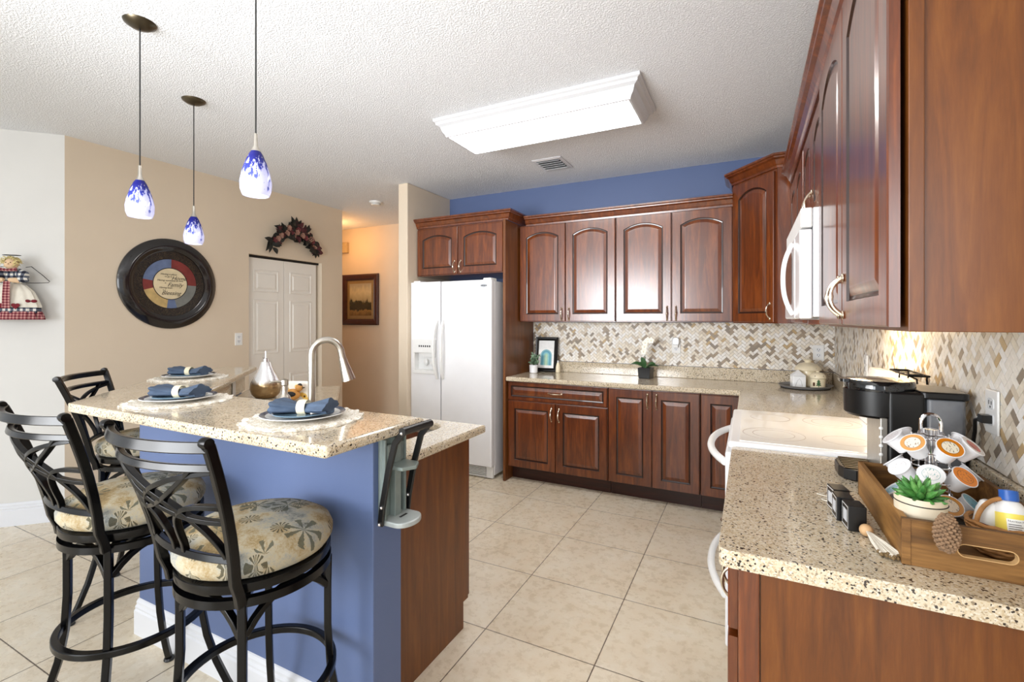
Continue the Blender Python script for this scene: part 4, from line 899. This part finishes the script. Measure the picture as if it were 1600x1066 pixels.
# local: x along -Y(world), y = +X(world); front faces -X
W_ = True
M_silver = plain('coffee_silver', C(172, 168, 160), .32, .7, .05)
Zp = lambda mb: mb
obj('body', MB().prism(rounded(.365, .455, 1.742, 1.925, .012), NZ, 1.195), M_blackp, km, world=True, bevel=.006)
obj('front_column', MB().box(.348, .366, 1.745, 1.922, NZ+.02, 1.115), M_silver, km, world=True, bevel=.003)
for q in range(4): obj('button', MB().ball((.350, 1.7445, 1.085-q*.026), .0055, 10, 6, 0, (1, .6, 1)), M_whitep, km, world=True)
obj('brew_head', MB().lathe([(0, 1.108), (.082, 1.110), (.090, 1.118), (.092, 1.19), (0, 1.19)], 40, Matrix.Translation((.362, 1.835, 0))), M_blackp, km, world=True)
obj('head_lid', MB().lathe([(.090, 1.190), (.0905, 1.194), (.0905, 1.214), (.086, 1.222), (.04, 1.226), (0, 1.226)], 40, Matrix.Translation((.362, 1.835, 0))).prism(rounded(.258, .30, 1.80, 1.87, .012), 1.212, 1.221), plain('gloss_black', C(14, 15, 18), .1, 0, .05, 20, .5), km, world=True)
obj('water_tank', MB().prism(rounded(.456, .545, 1.748, 1.92, .015), NZ+.03, 1.178), M_glass, km, world=True, bevel=.004)
obj('tank_lid', MB().prism(rounded(.44, .552, 1.742, 1.926, .018), 1.179, 1.200), M_blackp, km, world=True, bevel=.004)
obj('tank_base', MB().box(.456, .545, 1.748, 1.92, NZ, NZ+.029), M_blackp, km, world=True)
dt = obj('drip_tray', MB().prism([(.348, 1.75), (.348, 1.92), (.29, 1.92), (.262, 1.90), (.252, 1.87), (.252, 1.80), (.262, 1.77), (.29, 1.75)], NZ, NZ+.034), M_blackp, km, world=True, bevel=.004)
gr = MB()
for q in range(7): gr.box(.265, .345, 1.768+q*.021, 1.778+q*.021, NZ+.034, NZ+.037)
obj('drip_grate', gr, M_bronze, dt, world=True)
obj('power_cord', MB().tube([(.548, 1.80, .96), (.556, 1.76, 1.03), (.556, 1.735, 1.10), (.550, 1.715, 1.135), (.552, 1.69, 1.145), (.56, 1.672, 1.146)], .0045, 8).box(.545, .565, 1.658, 1.686, 1.136, 1.157), M_blackp, km, world=True)

# ---- wooden tray
wt = thing('wooden_tray', 'rustic wooden tray box holding coffee pods and a basket', 'tray', (.405, 1.42, NZ))
X0, X1, Y0, Y1, TH = .276, .535, 1.205, 1.640, .092
obj('bottom', MB().box(X0+.012, X1-.012, Y0+.012, Y1-.012, NZ+.004, NZ+.012), M_boxwood, wt, world=True)
for a, b in ((X0, X0+.0115), (X1-.0115, X1)): obj('side', MB().box(a, b, Y0+.012, Y1-.012, NZ, NZ+TH), wood('tray_side', C(92, 60, 24), C(142, 100, 48), C(178, 132, 72), .6, 0, 'Y', .8) if a == X0 else M_boxwood, wt, world=True, bevel=.0015)
obj('back', MB().box(X0, X1, Y1-.0115, Y1, NZ, NZ+TH), M_boxwood, wt, world=True, bevel=.0015)
def endboard():
    slot = [(x, z) for x, z in rounded(.360, .448, NZ+.034, NZ+.060, .0128, 6)]
    s = slab([(X0, NZ), (X1, NZ), (X1, NZ+TH), (X0, NZ+TH)], 0, .0115, slot); mb = MB()
    mb.add([(x, Y0+z, y) for x, y, z in s.v], s.f); return mb
fe = obj('front', endboard(), M_boxwood, wt, world=True)
obj('slot_lining', MB().loops([[(x, y, z) for x, z in rounded(.360+i, .448-i, NZ+.034+i, NZ+.060-i, .0128-i, 6)] for i, y in ((0, Y0-.0005), (.0016, Y0-.0005), (.0016, Y0+.012), (0, Y0+.012))], ring=True), plain('raw_pine', C(202, 164, 112), .7), fe, world=True)
obj('corner_strip', MB().box(X0-.001, X0+.013, Y0-.002, Y0, NZ+.001, NZ+TH+.0005), M_boxwood, wt, world=True)

# ---- pod carousel and pods
ccx, ccy, cz0 = .393, 1.475, NZ+.0125
ca_ = thing('pod_carousel', 'chrome wire coffee pod carousel standing inside the wooden tray', 'carousel', (ccx, ccy, cz0))
obj('base', MB().lathe([(0, 0), (.066, 0), (.068, .004), (.06, .008), (0, .009)], 36), M_blackp, ca_)
obj('column', MB().lathe([(0, .009), (.012, .009), (.012, .215), (0, .216)], 18), M_chrome, ca_)
hn = [(.019*math.cos(PI*q/12), 0, .228+.024*math.sin(PI*q/12)) for q in range(13)]
obj('handle', MB().tube([(.019, 0, .205)]+hn+[(-.019, 0, .205)], .0035, 8).tube([(.019, .008, .205)]+[(a, .008, c) for a, b, c in hn]+[(-.019, .008, .205)], .0025, 8), M_chrome, ca_)
TIER = [.046, .112, .178]
for z in TIER: obj('wire_ring', MB().tube(circ(.060, 36, z=z-.012), .0018, 6, True).tube(circ(.038, 30, z=z+.018), .0018, 6, True), M_chrome, ca_)
for q in range(7):
    a = 2*PI*q/7+.2; obj('upright', MB().tube([(.036*math.cos(a), .036*math.sin(a), .006), (.036*math.cos(a), .036*math.sin(a), .205)], .0016, 6), M_chrome, ca_)
M_cup = plain('pod_cup', C(236, 236, 238), .35, 0, .02)
LIDC = {}
def lidm(nm, outer, inner, ink):
    k = NT('pod_lid_'+nm); v = k.coord(); s = k.n('ShaderNodeSeparateXYZ'); k.l(v, s.inputs[0])
    d = k.math('SQRT', k.math('ADD', k.math('MULTIPLY', s.outputs[0], s.outputs[0]), k.math('MULTIPLY', s.outputs[1], s.outputs[1])))
    n = k.noise(k.coord((1, 2.6, 1), rnd=True), 130, 3, .7); inkm = k.math('LESS_THAN', n, .41)
    bb = k.ramp(k.math('MULTIPLY', d, 40), [(0, inner), (.60, inner), (.62, ink), (.645, outer)], 'CONSTANT')
    k.set(Base_Color=k.mix(k.math('MULTIPLY', inkm, k.math('LESS_THAN', d, .0145)), bb, ink), Roughness=.25, Coat_Weight=.3); return k.m
LM = {n: lidm(n, *[C(*c) for c in cs]) for n, cs in {
 'tan': ((222, 160, 88), (240, 232, 218), (120, 84, 50)), 'amber': ((206, 124, 26), (236, 228, 206), (70, 44, 24)), 'red': ((238, 232, 230), (214, 92, 80), (120, 40, 40)), 'white': ((240, 240, 242), (236, 234, 236), (176, 170, 172)),
 'rose': ((240, 238, 238), (232, 196, 190), (190, 130, 130)), 'teal': ((240, 242, 242), (242, 240, 238), (70, 150, 150)), 'orange': ((224, 128, 24), (228, 130, 22), (90, 40, 14)), 'lime': ((238, 240, 236), (196, 204, 170), (70, 76, 60)), 'sky': ((224, 238, 244), (176, 214, 228), (90, 150, 176)), 'blue': ((120, 182, 204), (110, 176, 202), (34, 74, 100)), 'peach': ((206, 142, 66), (238, 220, 196), (60, 60, 80))}.items()}
PG = 'coffee pods on the wire carousel'
def make_pod(loc, a, tilt, lid, label):
    t = thing('coffee_pod', label, 'coffee pod', loc, 0, PG)
    t.rotation_euler = Matrix.Rotation(a, 4, 'Z').to_3x3().to_4x4().to_euler(); R = Matrix.Rotation(a, 4, 'Z') @ Matrix.Rotation(tilt, 4, 'Y'); t.rotation_euler = R.to_euler()
    if 'cup' not in LIDC:
        LIDC['cup'] = obj('cup', MB().lathe([(0, -.040), (.0165, -.040), (.0185, -.038), (.0225, -.004), (.0225, 0), (0, 0)], 26), M_cup, t); LIDC['rim'] = obj('rim', MB().lathe([(.022, -.002), (.0255, -.0015), (.0262, .0003), (.0255, .0014), (.0244, .0014), (.0236, .0006)], 32), M_cup, t)
    else:
        for q in ('cup', 'rim'): c = LIDC[q].copy(); COL.objects.link(c); c.parent = t
    obj('lid', MB().lathe([(0, .0014), (.0240, .0010)], 32), LM[lid], t)
base_a = math.atan2(-ccy, -ccx)
POD = [(2, (-26, 'tan', 'tan-ringed coffee pod in the top tier, left of the amber one'), (26, 'amber', 'amber-ringed coffee pod in the top tier facing the room'), (77, 'red', 'red-centred coffee pod at the right of the top tier'), (-77, 'white', 'plain white coffee pod at the left of the top tier'), (128, 'white', 'white-lidded coffee pod at the back right of the top tier'), (-128, 'rose', 'pale pink coffee pod at the back left of the top tier'), (180, 'lime', 'pale green coffee pod at the very back of the top tier')),
       (1, (0, 'teal', 'white coffee pod with teal band in the middle tier front'), (-51, 'white', 'plain white coffee pod in the middle tier, left of the teal-banded one'), (51, 'orange', 'all-orange coffee pod in the middle tier'), (102, 'lime', 'greenish coffee pod at the right of the middle tier'), (-102, 'rose', 'pale pink coffee pod at the left of the middle tier')),
       (0, (-26, 'white', 'white coffee pod in the lowest tier behind the succulent'), (26, 'peach', 'peach and cream coffee pod in the lowest tier beside the succulent'), (77, 'blue', 'blue coffee pod in the lowest tier beside the basket'), (-77, 'sky', 'pale blue coffee pod at the left of the lowest tier'))]
for tier in POD:
    z = cz0+TIER[tier[0]]
    for dg, lid, lb in tier[1:]:
        a = base_a+math.radians(dg); R_ = .074
        make_pod((ccx+R_*math.cos(a), ccy+R_*math.sin(a), z+.012), a, math.radians(44), lid, lb)

# ---- succulent in a geometric pot
su = thing('succulent', 'green succulent in a cream geometric-line pot inside the tray', 'succulent', (.322, 1.275, NZ+.0125))
obj('pot', MB().lathe([(0, 0), (.028, 0), (.034, .006), (.043, .06), (.044, .104), (.040, .110), (.036, .106), (.034, .092), (0, .092)], 36), plain('succulent_pot', C(218, 206, 182), .5, 0, .04), su)
lnm = MB()
for z, r in ((.070, .0438), (.098, .0443)): lnm.tube(circ(r, 40, z=z), .0011, 5, True)
for q in range(10):
    a, b, c = 2*PI*q/10, 2*PI*(q+.5)/10, 2*PI*(q+1)/10
    f_ = lambda t, r, z: (r*math.cos(t), r*math.sin(t), z)
    lnm.tube([f_(a, .0440, .070), f_((a+b)/2, .0405, .040), f_(b, .0345, .007)], .0010, 5).tube([f_(b, .0345, .007), f_((b+c)/2, .0405, .040), f_(c, .0440, .070)], .0010, 5)
obj('pot_lines', lnm, M_dark, su)
def fleshy(mb, base, d, L, w):
    base = Vector(base); d = Vector(d).normalized(); P = [base+d*(L*t) for t in (0, .25, .55, .8, 1)]
    return mb.tube([tuple(p) for p in P], [w*.6, w*.95, w, w*.6, w*.05], 8)
lv = MB(); rr = random.Random(9)
for ring, (n_, el, L_, w_) in enumerate(((9, .3, .044, .0066), (9, .6, .045, .0066), (8, .95, .042, .0062), (5, 1.3, .036, .0055))):
    for q in range(n_):
        a = 2*PI*(q+.5*(ring % 2))/n_+rr.uniform(-.1, .1); e = el+rr.uniform(-.1, .1); fleshy(lv, (.006*math.cos(a), .006*math.sin(a), .100+ring*.005), (math.cos(a)*math.cos(e), math.sin(a)*math.cos(e), math.sin(e)), L_, w_)
k = NT('succulent_green'); v = k.coord(); s = k.n('ShaderNodeSeparateXYZ'); k.l(v, s.inputs[0]); nn = k.noise(v, 40, 3)
M_succ = k.set(Base_Color=k.ramp(nn, [(.3, C(38, 92, 40)), (.55, C(80, 142, 66)), (.75, C(140, 186, 110))]), Roughness=.45)
obj('leaves', lv, M_succ, su)
# ---- pine cone hanging on the tray front
pc = thing('pine_cone', 'brown pine cone hanging over the front edge of the wooden tray', 'pine cone', (.338, 1.181, .964))
cone = MB(); prof = lambda t: .0195*math.sin(PI*min(.97, .10+t*.84))**.75
cone.lathe([(max(1e-4, prof(q/12)*.8), .070*q/12) for q in range(13)], 20)
for q in range(150):
    t = (q+.5)/150; a = q*2.39996; r = prof(t); cone.ball((r*math.cos(a)*.92, r*math.sin(a)*.92, .070*t), .0044, 6, 4, 0, (1, 1, .75))
obj('scales', cone, plain('pine_cone_brown', C(140, 112, 86), .8, 0, .35, 90), pc)
obj('string', MB().tube([(0, .0, .08), (0, .012, .0525+.0), (0, .026, .056)], .0012, 6) if False else MB().tube([(0, 0, .069), (.0, .014, .0462), (0, .036, .0455)], .0012, 6), M_bead, pc)
# ---- basket with bottles
M_wick = plain('wicker', C(168, 118, 66), .7, 0, .25, 60)
bk = thing('wicker_basket', 'small wicker basket with hoop handle in the wooden tray', 'basket', (.463, 1.315, NZ+.0125))
bw = MB()
for q in range(8):
    z = .006+q*.0082; r = .040+.014*(q/7)**.7; bw.tube([(r*math.cos(2*PI*i/40), r*.95*math.sin(2*PI*i/40), z+.0015*math.sin(10*2*PI*i/40+q*PI)) for i in range(40)], .0042, 6, True)
bw.lathe([(0, .001), (.038, .001), (.038, .004), (0, .005)], 24)
obj('weave', bw, M_wick, bk)
obj('handle', MB().tube([(.050*math.cos(PI*q/20)*.9, .050*math.cos(PI*q/20)*.35, .058+.055*math.sin(PI*q/20)) for q in range(21)], .0042, 10), M_wick, bk)
M_yel = plain('label_yellow', C(244, 222, 96), .4, 0, .04); M_cap = plain('blue_cap', C(38, 92, 176), .4)
yb_ = thing('squeeze_bottle', 'yellow-labelled white bottle with blue cap in the basket', 'bottle', (.474, 1.294, NZ+.040))
TI = Matrix.Translation((0, 0, 0)) @ Matrix.Rotation(-.25, 4, 'X')
obj('body', MB().lathe([(0, 0), (.0225, 0), (.0244, .004), (.0243, .062), (.024, .072), (.016, .083), (.012, .086), (0, .086)], 32, TI, 0), M_whitep, yb_)
lb_ = obj('label', MB().lathe([(.0246, .014), (.0247, .062)], 32, TI), M_yel, yb_)
obj('cap', MB().lathe([(0, .086), (.0145, .086), (.015, .090), (.0145, .106), (0, .108)], 26, TI), M_cap, yb_)
fp = MB(); 
M_facts = plain('facts_panel', C(244, 244, 240), .5)
def cylpatch(a0, a1, z0, z1, r): return [[(r*math.cos(a0+(a1-a0)*i/8), r*math.sin(a0+(a1-a0)*i/8), z) for i in range(9)] for z in (z0, z1)]
obj('facts_panel', MB().loops(cylpatch(-2.2, -1.1, .018, .052, .0249), False, False, False, M=TI), M_facts, lb_)
lns = MB()
for q in range(6): lns.loops(cylpatch(-2.1, -1.25-.1*(q % 2), .021+q*.004, .0222+q*.004, .0251), False, False, False, M=TI)
obj('facts_lines', lns, M_ink, lb_)
fm = text('facts_lettering', 'Nutrition Facts', .0052, M_ink, lb_, TXT(0, 0, 0), 0, 'LEFT', .00005)
for vv in fm.data.vertices:
    a = -2.12+vv.co.x/.0252; p_ = TI @ Vector((.0252*math.cos(a), .0252*math.sin(a), .0462+vv.co.z)); vv.co = p_
wb = thing('squeeze_bottle', 'plain white bottle tucked behind the yellow one in the basket', 'bottle', (.437, 1.328, NZ+.036))
obj('body', MB().lathe([(0, 0), (.019, 0), (.021, .004), (.0215, .058), (.018, .074), (.014, .078), (0, .078)], 28, Matrix.Rotation(.2, 4, 'Y')), M_whitep, wb)
obj('label_print', MB().loops(cylpatch(-2.4, -1.5, .025, .034, .0217), False, False, False, M=Matrix.Rotation(.2, 4, 'Y')), M_redc, wb)
# ---- black letter blocks and tassel garland
for q, (x, y, rz, lb) in enumerate(((.222, 1.362, 6, 'black block with white frame nearest the cord tassel'), (.208, 1.418, 4, 'middle of the three black blocks beside the tray'), (.207, 1.478, 10, 'black block nearest the coffee maker drip tray'))):
    b = thing('letter_block', lb, 'block', (x, y, NZ), rz, 'black letter blocks by the tray')
    obj('body', MB().box(-.018, .018, -.025, .025, 0, .058), M_blackp, b, bevel=.0015)
    f_ = obj('face_frame', MB().loops([[(-.0182, sy*(.023-i), .029+sz*(.026-i)) for sy, sz in ((-1, -1), (1, -1), (1, 1), (-1, 1))] for i in (0, .0022)], False, False), M_whitep, b)
    obj('face_panel', MB().box(-.0184, -.018, -.014, .014, .016, .044), plain('chalk_grey', C(196, 198, 202), .7), b)
ta = thing('tassel', 'cream cord tassel with wooden bead lying beside the wooden tray', 'tassel', (.238, 1.322, NZ))
bead = obj('bead', MB().ball((0, 0, .0135), .0135, 18, 12), plain('beech_bead', C(206, 168, 124), .6), ta)
rr = random.Random(2); tm = MB(); kn = MB()
for q in range(16):
    s = (q-7.5)/7.5; e = (.026+s*.022, -.108+abs(s)*.008+rr.uniform(-.006, .006), .004+rr.uniform(0, .004)); tm.tube([(0, -.006, .014), (.003+s*.004, -.025, .016), (.012+s*.012, -.055, .010+rr.uniform(0, .004)), e], .0023, 6)
    kn.ball(e, .0038, 8, 5)
obj('cords', tm, M_muslin, ta); obj('knots', kn, plain('jute_knot', C(120, 98, 66), .9), ta)
tw = obj('twine', MB().tube([(.19+.02*math.sin(q*.5)*(.4+q/40), 1.50+.0035*q, NZ+.0025) for q in range(26)], .0014, 6), M_muslin); tag(tw, 'loose cream twine trailing from the black blocks', 'twine')
